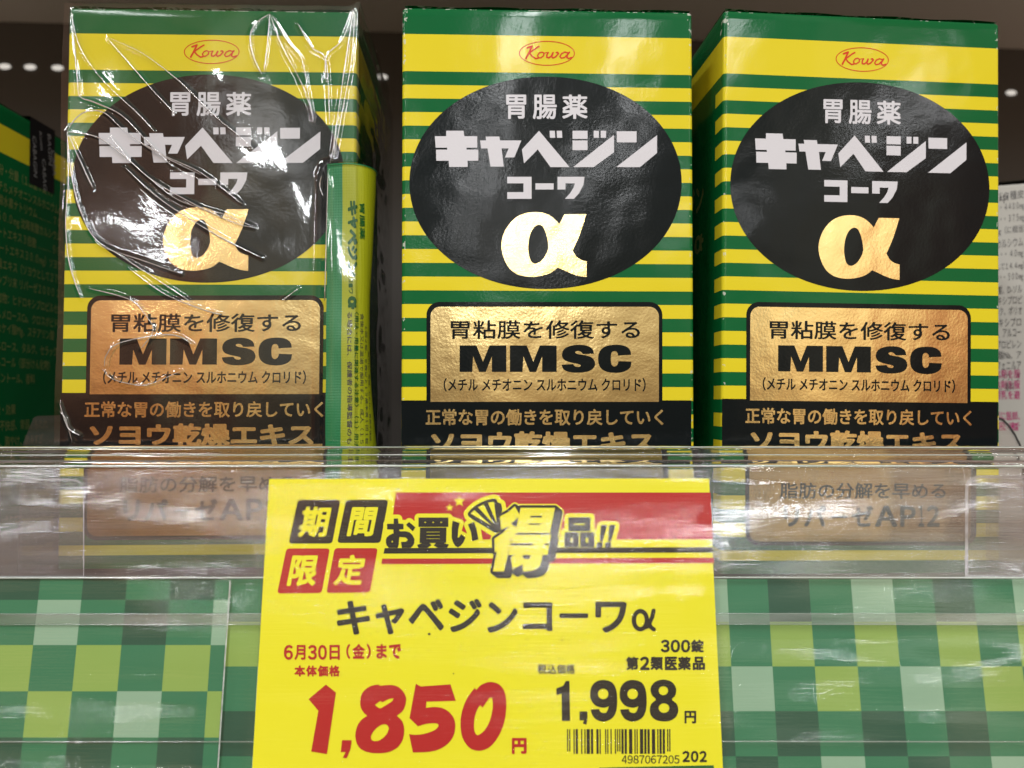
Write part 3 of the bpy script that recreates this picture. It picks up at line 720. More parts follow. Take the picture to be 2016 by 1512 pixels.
for ci, c in enumerate(creases):
    pts = np.array(c); u, z = FILMF.at(pts[:, 0], pts[:, 1])
    # resample smoothly
    pp = smooth_loop(list(zip(u, z)), (0, len(u) - 1), 6)[: (len(u) - 1) * 6 + 1]; pp = np.array(pp)
    L_ = len(pp); best = np.full(UU.shape, 1.0); sw = np.zeros(UU.shape)
    for i in range(L_ - 1):
        ax, ay = pp[i]; bx, by = pp[i + 1]
        x0, x1 = min(ax, bx) - 0.0022, max(ax, bx) + 0.0022; z0, z1 = min(ay, by) - 0.0022, max(ay, by) + 0.0022
        i0, i1 = np.searchsorted(UU[0], (x0, x1)); j0, j1 = np.searchsorted(ZZ[:, 0], (z0, z1))
        if i1 <= i0 or j1 <= j0: continue
        X_, Y_ = UU[j0:j1, i0:i1], ZZ[j0:j1, i0:i1]; dx, dy = bx - ax, by - ay
        t = np.clip(((X_ - ax) * dx + (Y_ - ay) * dy) / (dx * dx + dy * dy + 1e-12), 0, 1); d = np.hypot(X_ - ax - t * dx, Y_ - ay - t * dy)
        b = best[j0:j1, i0:i1]; mk = d < b; b[mk] = d[mk]
        q = (i + t) / (L_ - 1); s_ = sw[j0:j1, i0:i1]; s_[mk] = q[mk]
    amp = 0.00024 * (0.55 + 0.45 * np.sin(sw * math.pi)) * (0.8 + 0.4 * ((ci * 37 % 10) / 10))
    wdt = 0.00050 + 0.00012 * ((ci * 13) % 5) / 5
    hgt = np.maximum(hgt, amp * np.exp(-(best / wdt) ** 2)) 
def vnoise(shape_, cells, seed):
    r = np.random.default_rng(seed); gz, gx = cells; G = r.random((gz + 3, gx + 3))
    yy = np.linspace(0, gz, shape_[0]); xx = np.linspace(0, gx, shape_[1]); yi = yy.astype(int); xi = xx.astype(int)
    fy = (yy - yi); fx = (xx - xi); fy = fy * fy * (3 - 2 * fy); fx = fx * fx * (3 - 2 * fx)
    a = G[np.ix_(yi, xi)]; b = G[np.ix_(yi, xi + 1)]; c = G[np.ix_(yi + 1, xi)]; d = G[np.ix_(yi + 1, xi + 1)]
    fx = fx[None]; fy = fy[:, None]; return (a * (1 - fx) + b * fx) * (1 - fy) + (c * (1 - fx) + d * fx) * fy - 0.5
hgt += 0.0010 * vnoise(UU.shape, (7, 4), 8) + 0.00016 * vnoise(UU.shape, (18, 10), 5)
# film swells over the sachet
near = 1 / (1 + np.exp(-(UU - (U0 - 0.001)) / 0.0007)) * (1 / (1 + np.exp((ZZ - SZ1 - 0.0005) / 0.0008)))
yb = -0.0014 - hgt - 0.0036 * near
P = np.stack([UU, yb, ZZ], -1)
M_film = clear('clear_cellophane', (0.985, 0.985, 0.985, 1), 1.5, 0.06, 0.0, bumps=[((1, 1, 1), 700, 0.000012, 2)])
wrap = grid('cellophane_wrap', P, M_film, left)
def tube_along(name, P3, rad, mat, parent, k=7):
    P3 = np.array(P3); n = len(P3); T_ = np.gradient(P3, axis=0); T_ /= np.linalg.norm(T_, axis=1)[:, None] + 1e-12
    N_ = np.cross(T_, np.array([0, -1.0, 0])); N_ /= np.linalg.norm(N_, axis=1)[:, None] + 1e-12; B_ = np.cross(T_, N_); vs = []; fs = []
    for i in range(n):
        for j in range(k):
            a = 2 * math.pi * j / k; vs.append(P3[i] + rad[i] * (math.cos(a) * N_[i] + math.sin(a) * B_[i]))
    for i in range(n - 1):
        for j in range(k): fs.append((i * k + j, i * k + (j + 1) % k, (i + 1) * k + (j + 1) % k, (i + 1) * k + j))
    fs.append(tuple(reversed(range(k)))); fs.append(tuple(range((n - 1) * k, n * k)))
    return mesh(name, vs, fs, mat, parent, smooth=True)
M_crease = clear('folded_cellophane', (0.97, 0.97, 0.98, 1), 10.0, 0.25, 0.0)
for ci, c in enumerate(creases):
    pts = np.array(c); u, z = FILMF.at(pts[:, 0], pts[:, 1])
    pp = np.array(smooth_loop(list(zip(u, z)), (0, len(u) - 1), 9)[: (len(u) - 1) * 9 + 1])
    jj = np.clip(np.searchsorted(ZZ[:, 0], pp[:, 1]), 0, n_z - 1); ii = np.clip(np.searchsorted(UU[0], pp[:, 0]), 0, n_u - 1)
    yy = yb[jj, ii] - 0.00005; tt = np.linspace(0, 1, len(pp))
    r_ = np.random.default_rng(ci); w_ = np.interp(tt, np.linspace(0, 1, 6), r_.uniform(0.45, 1.15, 6))
    rad = 0.00019 * w_ * np.clip(np.sin(np.pi * (0.04 + 0.92 * tt)) * 2.2, 0.15, 1)
    tube_along('crease', np.stack([pp[:, 0], yy, pp[:, 1]], -1), rad, M_crease, wrap)
# side and top of the wrap
ys = np.linspace(0, 1, 90); zs = np.linspace(0.002, HTOP + 0.0006, 200); YS, ZS = np.meshgrid(ys, zs)
bul = 0.0035 * np.sin(np.clip(YS * 1.15, 0, 1) * math.pi) * (1 - 0.55 * ZS / HTOP) + 0.0018 * vnoise(YS.shape, (20, 6), 11) * np.sin(YS * math.pi) + 0.0007 * vnoise(YS.shape, (60, 14), 12) * np.sin(YS * math.pi)
nearS = (1 / (1 + np.exp((ZS - SZ1 - 0.0005) / 0.0008))) * np.exp(-YS / 0.12) 
Ps = np.stack([HW + 0.0008 + bul + 0.0075 * nearS * np.sin(np.clip(YS / 0.10, 0, 1) * math.pi / 2) , np.interp(YS, [0, 1], [0, 0.081]) + np.where(YS == 0, 0, 0), ZS], -1)
Ps[:, 0, 1] = yb[:, -1][np.clip((np.arange(200) * (n_z - 1) / 199).astype(int), 0, n_z - 1)]; Ps[:, 0, 0] = HW + 0.0008
grid('side_wrap', Ps, M_film, left)
xs = np.linspace(-HW, HW + 0.0008, 160); yt = np.linspace(0, 0.08, 60); XS, YT = np.meshgrid(xs, yt)
Pt = np.stack([XS, YT - 0.0014 * (YT < 0.001), HTOP + 0.0022 + 0.0022 * vnoise(XS.shape, (8, 14), 21) * np.clip(YT / 0.006, 0, 1) + 0.0012 * np.exp(-((XS - HW) / 0.001) ** 2)], -1)
Pt[0, :, 2] = HTOP + 0.0006
grid('top_wrap', Pt, M_film, left)
# the little pulled-up peak at the corner
mesh('film_peak', [(HW - 0.0045, -0.0012, HTOP), (HW + 0.0012, -0.0012, HTOP), (HW + 0.0009, -0.0008, HTOP + 0.0024), (HW + 0.0022, 0.006, HTOP - 0.0002)], [(0, 1, 2), (1, 3, 2)], M_film, left)

# ================================================================== SHELF EDGE
def tz(py, fr=TAG): return float(fr.at(1008, py)[1])
XW = 0.19
rail = thing('shelf_edge_rail', 'long clear plastic shelf edge rail with rounded lip, running in front of the boxes', 'shelf rail', TAG)
M_acr = bpy.data.materials.new('clear_acrylic'); M_acr.use_nodes = True; t = M_acr.node_tree; b = t.nodes['Principled BSDF']
b.inputs['Base Color'].default_value = (0.93, 0.95, 0.95, 1); b.inputs['Transmission Weight'].default_value = 1; b.inputs['IOR'].default_value = 1.49; b.inputs['Roughness'].default_value = 0.03
bump(t, b, 40, 0.0002, 0.5, 4, (0.5, 8, 8))
zt0, zt1 = tz(875), tz(918)
# lip cross-section (y, z): a solid bead with three soft ridges
def extrude_profile(name, prof, mat, parent, x0=-XW, x1=XW, nx=2, wav=0.0):
    n = len(prof); xs_ = np.linspace(x0, x1, nx); vs = []; fs = []
    for x in xs_:
        for (y_, z_) in prof: vs.append((x, y_ + wav * math.sin(x * 37), z_ + wav * math.sin(x * 23 + 1)))
    for k_ in range(nx - 1):
        for i in range(n): j = (i + 1) % n; fs.append((k_ * n + i, (k_ + 1) * n + i, (k_ + 1) * n + j, k_ * n + j))
    fs.append(tuple(range(n))); fs.append(tuple(reversed(range((nx - 1) * n, nx * n))))
    o = mesh(name, vs, fs, mat, parent, smooth=True)
    o.data.polygons[len(fs) - 1].use_smooth = False; o.data.polygons[len(fs) - 2].use_smooth = False
    try: o.data.set_sharp_from_angle(angle=R(60))
    except Exception: pass
    return o
prof = []
Hh = zt0 - zt1
for i in range(49):                  # front side top -> bottom
    t_ = i / 48; z_ = zt0 - Hh * t_
    y_ = 0.0030 - 0.0006 * math.sin(math.pi * min(t_ * 2.2, 1)) ** 0.6 - 0.00035 * abs(math.sin(math.pi * 3.0 * t_)) - 0.0006 * t_
    prof.append((y_, z_))
for i in range(17):
    t_ = i / 16; prof.append((0.0052 - 0.0009 * math.sin(math.pi * t_), zt1 + Hh * t_))
extrude_profile('lip', prof, M_acr, rail, nx=40, wav=0.00006)
# upper fence wall (milky, scratched)
FB = behind(TAG, 0.0030)
sc_b = [((3, 60, 60), 14, 0.00035, 3), ((4, 1, 170), 14, 0.00005, 4)]
M_fence = clear('scratched_clear_plastic', (0.96, 0.97, 0.97, 1), 1.8, 0.08, 0.095, (0.60, 0.66, 0.70, 1), bumps=[((1.5, 3, 7), 9, 0.0020, 2), ((5, 1, 150), 13, 0.00006, 4)])
zf0, zf1 = tz(916), tz(1139)
xx = np.linspace(-XW, XW, 240); zz = np.linspace(zf1, zf0, 60); XX, Z_ = np.meshgrid(xx, zz)
grid('fence_wall', np.stack([XX, 0.0034 + 0.0011 * vnoise(XX.shape, (3, 9), 31), Z_], -1), M_fence, rail)
# front cover in which the tag sits
M_cover = clear('clear_cover', (0.985, 0.99, 0.99, 1), 1.45, 0.05, 0.0, bumps=[((1.5, 3, 6), 8, 0.0007, 2), ((6, 1, 150), 13, 0.00006, 4)])
zc0, zc1 = tz(918), tz(1590); zz = np.linspace(zc1, zc0, 200); XX, Z_ = np.meshgrid(np.linspace(-XW, XW, 420), zz)
calm = np.clip((np.abs(XX + 0.0055) - 0.050) / 0.012, 0, 1); calm = np.maximum(calm, np.clip((Z_ + 0.018) / 0.018, 0, 1))   # the card stiffens the sheet
Yc = -0.0027 + 0.0038 * vnoise(XX.shape, (6, 9), 41) * (0.12 + 0.88 * calm) + 0.0009 * vnoise(XX.shape, (17, 13), 44) * (0.10 + 0.90 * calm) + 0.00012 * vnoise(XX.shape, (24, 20), 43)
grid('front_cover', np.stack([XX, Yc, Z_], -1), M_cover, rail)
# pale moulded lines, some of them painted highlights
M_line = clear('plastic_edge', (0.75, 0.85, 0.8, 1), 2.2, 0.12, 0.55, (0.75, 0.85, 0.80, 1))
def bar(name, py, th, yb_, mat, x0=-XW, x1=XW):
    z_ = tz(py); p = [(yb_ + th * math.cos(a), z_ + th * 0.8 * math.sin(a)) for a in np.linspace(0, 2 * math.pi, 13)[:-1]]
    return extrude_profile(name, p, mat, rail, x0, x1, 30, 0.00005)
bar('moulded_or_highlight_line', 916.5, 0.00035, 0.0012, M_line)
bar('moulded_or_highlight_line', 878.5, 0.00016, 0.0021, M_line); bar('moulded_or_highlight_line', 894, 0.00014, 0.0018, M_line)  # pale bars added on the lip in place of its highlights
bar('moulded_or_highlight_line', 1137.5, 0.00028, 0.0010, M_line)
M_rib = clear('plastic_rib', (0.86, 0.92, 0.90, 1), 2.0, 0.1, 0.16, (0.7, 0.78, 0.75, 1))
for py in (1209, 1230, 1462): bar('moulded_or_highlight_line', py, 0.00022, 0.0010, M_rib)
P = np.array([[(x, 0.0009, z_) for x in np.linspace(-XW, XW, 3)] for z_ in np.linspace(tz(1229), tz(1210), 3)]); grid('moulded_band', P, M_rib, rail)
# opaque backing behind the inserts
M_backing = simple('rail_backing', (0.5, 0.52, 0.5, 1), 0.5)
box('backing_plate', -XW, XW, 0.0035, 0.005, tz(1600), tz(1143), M_backing, rail)

# green checked paper inserts
M_ck = {'m': ink('paper_mid_green', (0.045, 0.20, 0.10, 1), 0.4), 'D': ink('paper_dark_green', (0.030, 0.10, 0.062, 1), 0.4),
        'P': ink('paper_pale_green', (0.27, 0.44, 0.30, 1), 0.4), 'Y': ink('paper_yellow_green', (0.27, 0.42, 0.10, 1), 0.4)}
def insert(label, xs_px, xs_px2, ys_px, rows, depth, y_ref):
    """columns given in photo pixels at two heights (y_ref), rows by pixel height"""
    fr = behind(TAG, depth); o = thing('checked_paper_insert', label, 'shelf insert', fr, 'green checked paper strips in the shelf edge')
    ux = fr.at(np.array(xs_px, float), np.full(len(xs_px), float(y_ref)))[0]
    zs_ = fr.at(np.full(len(ys_px), 1008.0), np.array(ys_px, float))[1]
    vs = [(x, 0, z_) for z_ in zs_ for x in ux]; n = len(ux); fs = []; mi = []
    keys = list(M_ck)
    for j in range(len(ys_px) - 1):
        for i in range(n - 1): fs.append((j * n + i, (j + 1) * n + i, (j + 1) * n + i + 1, j * n + i + 1)); mi.append(keys.index(rows[j][i]))
    ob = mesh('printed_sheet', vs, fs, [M_ck[k_] for k_ in keys], o)
    ob.data.polygons.foreach_set('material_index', mi); ob.data.update()
    return o
ins_l = insert('green checked paper insert at the lower left, its right end lapping over the next strip', [-100, -12, 75, 160, 247, 333, 421, 449], None, [1140, 1181, 1270, 1361, 1452, 1545, 1640],
       ['mDmDmDm', 'DmPmDmP'.replace('D', 'D'), 'mYmYmYm', 'YmYmPmY', 'mDmDmDm', 'DmPmDmP'], 0.0016, 1181)
ins_r = insert('long green checked paper insert running behind the price tag to the right edge', [430, 515, 600, 690, 780, 870, 960, 1050, 1140, 1230, 1320, 1350, 1433, 1513, 1595, 1678, 1760, 1839, 1918, 1997, 2076, 2160], None, [1140, 1224, 1312, 1400, 1489, 1580, 1660],
       ['mDmDmDmDmDPPmDmPmDmPm', 'YmYmYmYmYmmYmYmYmYmY'[:20] + 'm', 'mPmYmPmYmPYmPmYmPmYmP'[:21], 'DmDmDmDmDmmDmDmDmDmDm', 'mPmDmPmDmPPmDmPmDmPmD', 'YmYmYmYmYmmYmYmYmYmYm'], 0.0026, 1181)
# pale edge of the left insert's clear sleeve
ue, _ = TAG.at(449.5, 1181); ue = float(ue)
mesh('sleeve_edge', [(ue, 0.0, tz(1600)), (ue + 0.0003, 0.0, tz(1600)), (ue + 0.0003, 0.0, tz(1143)), (ue, 0.0, tz(1143)), (ue - 0.0042, 0.0, tz(1134)), (ue - 0.0042, 0.0, tz(1136.5))],
     [(0, 1, 2, 3), (3, 2, 4, 5)], M_line, rail)

# ---------------------------------------------------------------- clear dividers behind the fence
M_div = clear('clear_divider_plastic', (0.88, 0.86, 0.86, 1), 1.6, 0.1, 0.10, (0.6, 0.56, 0.56, 1), bumps=[((2, 2, 3), 14, 0.0007, 2)])
M_divedge = clear('divider_edge', (0.8, 0.78, 0.8, 1), 2.0, 0.15, 0.55, (0.78, 0.76, 0.80, 1))
DV = Frame((0, 0.2085, 0), (0, 0, 0), BASE)
def plate(parent, lp, fr, edgew, edge_mat=None):
    shape([lp], fr, M_div, parent, 0.0, 'front_plate')
    # raised rim following the outline
    P_ = np.array(lp); 
    pl = [tuple(p) for p in lp] + [tuple(lp[0])]
    shape(stroke_loops([pl], edgew, 2.0), fr, edge_mat or M_divedge, parent, 0.0004, 'rim')
dl = thing('shelf_divider', 'clear plastic divider plate with rounded corner, low at the left end behind the rail', 'shelf divider', DV, 'clear plastic shelf dividers')
plate(dl, rrect(-120, 944, 166, 1134, 22, 0, 1, 0, 0), DV, 2.2)
def fin(parent, px, ytop_px, fr, depth=0.06, th=0.0009):
    u, z_ = fr.at(px, ytop_px); u = float(u); z_ = float(z_)
    box('fin', u - th / 2, u + th / 2, 0.001, depth, 0.0005, z_, M_div, parent, 0.0002)
fin(dl, 36, 955, DV)
dr = thing('shelf_divider', 'clear plastic divider plate with bright rounded corner, low at the right end behind the rail', 'shelf divider', DV, 'clear plastic shelf dividers')
plate(dr, rrect(1901, 938, 2150, 1134, 26, 1, 0, 0, 0), DV, 6.0)
fin(dr, 2030, 950, DV)
DV2 = Frame((0, 0.262, 0), (0, 0, 0), BASE)
ds = thing('shelf_divider', 'small smoky clear divider tab with slanted edge, between the shaded box and the wrapped box', 'shelf divider', DV2, 'clear plastic shelf dividers')
M_smoke = clear('smoky_plastic', (0.5, 0.52, 0.5, 1), 1.2, 0.1, 0.05, (0.3, 0.3, 0.3, 1))
lp = [(40, 980), (44, 876), (66, 822), (74, 819), (122, 817), (122, 980)]
shape([lp], DV2, M_smoke, ds, 0.0, 'front_plate')
DV3 = Frame((0, 0.262, 0), (0, 0, 0), BASE)
dq = thing('shelf_divider', 'clear divider with dark curved rim, beside the white box at the right edge', 'shelf divider', DV3, 'clear plastic shelf dividers')
arc = [(1960, 822), (1972, 826), (1984, 838), (1996, 856), (2006, 876), (2012, 900), (2014, 980)]
shape([[(1950, 980), (1950, 822)] + arc[0:]], DV3, M_div, dq, 0.0, 'front_plate')
M_rimdark = simple('dark_plastic_rim', (0.03, 0.035, 0.04, 1), 0.2, 0.6)
shape(stroke_loops([arc], 4.5, 3.0), DV3, M_rimdark, dq, 0.0005, 'rim')

# ================================================================== PRICE TAG
TY = ink('tag_yellow', (0.84, 0.80, 0.015, 1), 0.5, 0.15); TK = ink('tag_black', (0.014, 0.012, 0.008, 1), 0.5, 0.15); TR = ink('tag_red', (0.46, 0.012, 0.012, 1), 0.5, 0.15)
TG = ink('tag_green', (0.01, 0.12, 0.03, 1), 0.5, 0.15)
pt = thing('price_tag', 'bright yellow price tag with red banner and large red and black prices, in the rail', 'price tag', TAG)
# card with real thickness
q = [TAG.at(*p) for p in ((530, 943), (1396, 942), (1427, 1590), (492, 1590))]; q = [(float(a), float(b)) for a, b in q]
vs = [(a, 0, b) for a, b in q] + [(a, 0.0004, b) for a, b in q]
mesh('card', vs, [(3, 2, 1, 0), (4, 5, 6, 7), (0, 1, 5, 4), (1, 2, 6, 5), (2, 3, 7, 6), (3, 0, 4, 7)], TY, pt)
Z7 = lambda p: zoom(p, 3.978, 500, 920)
Z8 = lambda p: zoom(p, 3.978, 950, 920)
ZA = lambda p: zoom(p, 4.032, 500, 1150)
ZB = lambda p: zoom(p, 4.032, 950, 1150)
L1, L2, L3, L4, L5, L6 = [0.00004 * i for i in range(1, 7)]
for lp, mt, ch, gb in (([(345, 255), (678, 255), (612, 597), (272, 597)], TK, '期', (340, 308, 612, 545)), ([(722, 255), (1052, 255), (990, 592), (652, 592)], TK, '間', (725, 312, 975, 540)),
                       ([(255, 635), (595, 635), (530, 985), (182, 988)], TR, '限', (255, 690, 525, 930)), ([(632, 633), (970, 633), (908, 980), (567, 985)], TR, '定', (620, 685, 888, 925))):
    shape([quad_round(Z7(lp), 7)], TAG, mt, pt, L1, 'badge')
    (x0, y0), (x1, y1) = Z7([gb[:2], gb[2:]])
    text(ch, (x0, y0, x1, y1), TAG, TY, pt, L3, bold=0.035, shear=0.2, res=90)
shape([[(779.5, 969.6), (1398.6, 969.6), (1403.2, 1062), (764, 1062), (770, 1040)]], TAG, TR, pt, L1, 'red_banner')
shape([[(757.5, 1079), (1404, 1077.2), (1404.6, 1087.7), (755, 1089.8)]], TAG, TK, pt, L2, 'black_line')
shape([[(752.3, 1099.8), (1405, 1098), (1405.6, 1108.6), (751, 1110.6)]], TAG, TR, pt, L2, 'red_line')
# hand-lettered slogan: black shapes with a yellow halo
def glyph_loops(s, bb, bold, shear=0.0, res=80):
    v, f = text_raw(s); lps = weigh(boundary(v, f), bold, res); A = np.concatenate(lps); lo, hi = A.min(0), A.max(0); out = []
    x0, y0, x1, y1 = bb; sh = shear * (y1 - y0)
    for l in lps:
        a = (l - lo) / (hi - lo); out.append([(x0 + p[0] * (x1 - x0 - sh) + p[1] * sh, y1 - p[1] * (y1 - y0)) for p in a])
    return out
def bbz(zf, a, b, c, d): (x0, y0), (x1, y1) = zf([(a, b), (c, d)]); return (x0, y0, x1, y1)
ZT = lambda p: zoom(p, 8.4, 920, 970)
ZO = lambda p: zoom(p, 9.164, 740, 1010)
sl_o = [ZO(l) for l in ([(205, 195), (322, 195), (325, 100), (400, 100), (410, 190), (500, 195), (500, 290), (425, 297), (425, 327), (550, 330), (610, 350), (660, 395), (697, 470), (692, 545), (665, 595), (625, 628), (470, 628), (455, 520), (540, 520), (580, 485), (540, 440), (430, 430), (420, 470), (415, 560), (395, 628), (235, 628), (195, 580), (183, 540), (183, 480), (200, 440), (235, 405), (318, 365), (318, 297), (205, 293)],
        [(600, 160), (715, 260), (665, 330), (545, 215)])]
sl_h = [ZO(ellipse(297, 515, 13, 18, 10))]
i_l = [ZO(l) for l in ([(1385, 140), (1512, 180), (1485, 300), (1478, 440), (1495, 445), (1540, 380), (1618, 445), (1580, 530), (1530, 590), (1480, 620), (1430, 590), (1390, 520), (1368, 440), (1370, 280)], [(1662, 205), (1770, 160), (1815, 280), (1850, 475), (1740, 510), (1715, 340)])]
kai = [ZO(l) for l in ([(770, 82), (1308, 82), (1308, 250), (770, 250)], [(798, 263), (1275, 263), (1268, 530), (1230, 545), (1320, 570), (1285, 628), (1118, 628), (1045, 585), (1085, 540), (970, 540), (1005, 580), (932, 628), (768, 628), (745, 572), (838, 545), (790, 540)])]
kai_h = [ZO(ellipse(x, 168, 18, 12, 10)) for x in (892, 1035, 1180)] + [ZO([(915, y_ - 5), (1155, y_ - 5), (1155, y_ + 5), (915, y_ + 5)]) for y_ in (343, 402, 463)]
hin = [Z8(l) for l in ([(672, 392), (845, 392), (845, 502), (672, 502)], [(642, 508), (753, 508), (753, 626), (640, 626)], [(762, 508), (875, 508), (876, 626), (763, 626)])]
hin_h = [Z8(l) for l in ([(718, 440), (800, 440), (800, 452), (718, 452)], [(690, 553), (708, 553), (708, 588), (690, 588)], [(808, 553), (828, 553), (828, 588), (808, 588)])]
ex = []
for dx in (0, 66): ex += [quad_round(Z8([(926 + dx, 452), (976 + dx, 450), (940 + dx, 582), (916 + dx, 582)]), 3), quad_round(Z8([(894 + dx, 586), (942 + dx, 586), (938 + dx, 630), (890 + dx, 630)]), 4)]
fan = [ZT([(5, 345), (60, 275), (140, 210), (220, 165), (300, 130), (430, 95), (485, 110), (500, 160), (560, 180), (580, 290), (545, 390), (560, 620), (500, 665), (440, 655), (400, 630), (240, 530), (100, 450), (20, 390)])]
fan_p = [ZT(l) for l in ([(55, 345), (118, 288), (395, 542)], [(178, 240), (270, 195), (435, 518)], [(342, 165), (442, 150), (485, 498)])]
def grown(loops_list, dil, res=3.0, off=(0, 0)):
    """union of several loop sets grown by dil pixels (union by raster OR)"""
    P_ = np.concatenate([np.array(l) for ls in loops_list for l in ls]); x0, y0 = P_.min(0) - dil - 2; x1, y1 = P_.max(0) + dil + 2
    W, H_ = int((x1 - x0) * res) + 2, int((y1 - y0) * res) + 2; m = np.zeros((H_, W), bool)
    for ls in loops_list: m |= raster(segs_of(ls), x0, y0, res, W, H_)
    d = dist_to(m, dil * res + 2); di = dist_to(~m, 3); fld = dil * res - np.where(m, -(di - 0.5), d - 0.5)
    return [thin_out(l, 0.08) / res + np.array([x0 + 0.5 / res + off[0], y0 + 0.5 / res + off[1]]) for l in contours(fld)]
sh = lambda ls, dx, dy: [[(p[0] + dx, p[1] + dy) for p in l] for l in ls]
tk = [ZT([(785, 225), (862, 360), (880, 250), (1450, 250), (1365, 665), (1385, 698), (1325, 1027), (1240, 1030), (1225, 1120), (1205, 1200), (1150, 1262), (1060, 1290), (920, 1305), (915, 1180), (830, 1225), (750, 1280), (738, 1180), (712, 1080), (775, 1030), (675, 1030), (605, 1300), (422, 1300), (492, 968), (455, 985), (448, 760), (590, 665), (700, 548), (560, 612), (550, 500), (538, 395), (680, 320)])]
tk_in = [ZT(l) for l in ([(848, 405), (812, 575), (718, 515)], [(1045, 382), (1235, 382), (1232, 410), (1038, 410)], [(1015, 508), (1208, 508), (1204, 531), (1008, 531)], [(815, 666), (1372, 666), (1372, 696), (795, 696)],
         [(722, 838), (1088, 838), (1078, 871), (708, 871)], [(1280, 838), (1350, 838), (1345, 871), (1272, 871)], [(915, 1030), (1045, 1030), (1030, 1096), (930, 1096)], [(745, 745), (722, 836), (708, 836), (722, 765)], [(706, 873), (690, 960), (676, 1026), (668, 1026), (692, 900)])]
black_toku = [tk] + [sh(tk, k_ * 1.6, k_ * 1.3) for k_ in range(1, 7)]
solid = [sl_o, i_l] + [[l] for l in kai] + [[l] for l in hin] + [[l] for l in ex] + [fan] + black_toku
halo = grown(solid, 8.0, 2.0)
shape(halo, TAG, TY, pt, L2 * 0.75, 'slogan_halo')
for l in ([(228, 615), (345, 685), (312, 775), (255, 775)],): shape([ZT(l)], TAG, TR, pt, L3, 'red_chip')
shape([ZO([(1580, 215), (1640, 370), (1548, 320)])], TAG, TR, pt, L3, 'red_chip')
for ls in (sl_o + sl_h, i_l): shape(ls, TAG, TK, pt, L4, 'slogan_lettering')
shape(kai + kai_h, TAG, TK, pt, L4, 'slogan_lettering'); shape(hin + hin_h, TAG, TK, pt, L4, 'slogan_lettering'); shape(ex, TAG, TK, pt, L4, 'slogan_lettering')
shape(fan, TAG, TK, pt, L4, 'fan_frame')
for l in fan_p: shape([l], TAG, TY, pt, L5, 'fan_panel')
shape(grown(black_toku, 5.4, 2.5), TAG, TK, pt, L4 + 0.00001, 'slogan_shadow')
shape(tk, TAG, TY, pt, L6, 'slogan_lettering')
shape(tk_in, TAG, TK, pt, L6 + 0.00003, 'slogan_strokes')
def star(cx, cy, r):
    return [(cx + (r if i % 2 == 0 else r * 0.42) * math.sin(math.pi * i / 5), cy - (r if i % 2 == 0 else r * 0.42) * math.cos(math.pi * i / 5)) for i in range(10)]
shape([star(904.5, 987, 12)], TAG, TY, pt, L3, 'star'); shape([star(885.5, 999.5, 8)], TAG, TY, pt, L3, 'star')
# product title, rounded letters placed one by one
for ch, bb in (('キ', bbz(Z7, 650, 1045, 910, 1310)), ('ャ', bbz(Z7, 952, 1070, 1178, 1308)), ('ベ', bbz(Z7, 1212, 1030, 1487, 1278)), ('ジ', bbz(Z7, 1525, 1030, 1783, 1290)), ('ン', (959.5, 1185, 1019, 1245.5)),
               ('コ', bbz(Z8, 315, 1057, 548, 1282)), ('ー', bbz(Z8, 602, 1143, 827, 1180)), ('ワ', bbz(Z8, 883, 1052, 1130, 1295)), ):
    text(ch, bb, TAG, TK, pt, L3, bold=0.03 if ch != 'ー' else 0.03, res=90, name='title_lettering')
a_st = [(1344, 212), (1336, 262), (1318, 318)] ; a_bowl = ellipse(1252, 285, 52, 72, 28)
shape(stroke_loops([ZB(a_bowl + [a_bowl[0]]), ZB([(1357, 210), (1345, 262), (1322, 312), (1300, 340)]), ZB([(1318, 300), (1332, 338), (1358, 358)])], [8.6, 8.2, 8.2], 4), TAG, TK, pt, L3, 'title_lettering')
def seq(chars, zf, xs_, y0, y1, mat, bold, name='lettering'):
    for ch, (a, b_) in zip(chars, xs_): text(ch, bbz(zf, a, y0, b_, y1), TAG, mat, pt, L3, bold=bold, res=90, name=name)
seq('６月３０日', ZA, ((238, 310), (322, 410), (430, 500), (510, 580), (600, 682)), 482, 600, TR, 0.032)
seq('（金）まで', ZA, ((733, 765), (783, 880), (895, 928), (972, 1055), (1072, 1168)), 475, 592, TR, 0.038)
seq('本体価格', ZA, ((322, 407), (415, 500), (506, 590), (597, 682)), 645, 733, TR, 0.045)
seq('円', ZB, ((233, 350),), 1220, 1348, TR, 0.05)
eight = [(990, 795), (1003, 808), (1060, 800), (1120, 805), (1170, 835), (1205, 890), (1206, 940), (1185, 1000), (1135, 1045), (1175, 1085), (1192, 1140), (1186, 1220), (1150, 1285), (1090, 1325), (1020, 1340), (930, 1338), (860, 1315), (820, 1270), (805, 1200), (820, 1130), (850, 1080), (900, 1045), (865, 1010), (845, 960), (850, 890), (880, 840), (930, 808)]
e_h1 = [(960, 958), (1005, 925), (1018, 938), (1070, 912), (1108, 906), (1095, 930), (1040, 965), (1000, 985)]
e_h2 = [(1035, 1112), (1060, 1120), (1070, 1150), (1050, 1195), (1005, 1235), (960, 1245), (935, 1235), (930, 1205), (955, 1160), (1000, 1122)]
five = [(1285, 790), (1325, 812), (1560, 795), (1602, 925), (1370, 932), (1365, 982), (1430, 975), (1500, 985), (1560, 1025), (1595, 1090), (1592, 1180), (1550, 1255), (1480, 1305), (1390, 1330), (1262, 1335), (1232, 1190), (1290, 1195), (1360, 1185), (1430, 1160), (1463, 1130), (1458, 1108), (1420, 1103), (1360, 1110), (1302, 1128), (1235, 1062)]
zero = [(1752, 823), (1765, 840), (1800, 802), (1850, 780), (1890, 777), (1940, 792), (1980, 835), (2000, 900), (2002, 1000), (1985, 1100), (1950, 1190), (1900, 1265), (1850, 1305), (1790, 1322), (1730, 1310), (1685, 1270), (1650, 1200), (1640, 1100), (1652, 1010), (1690, 910)]
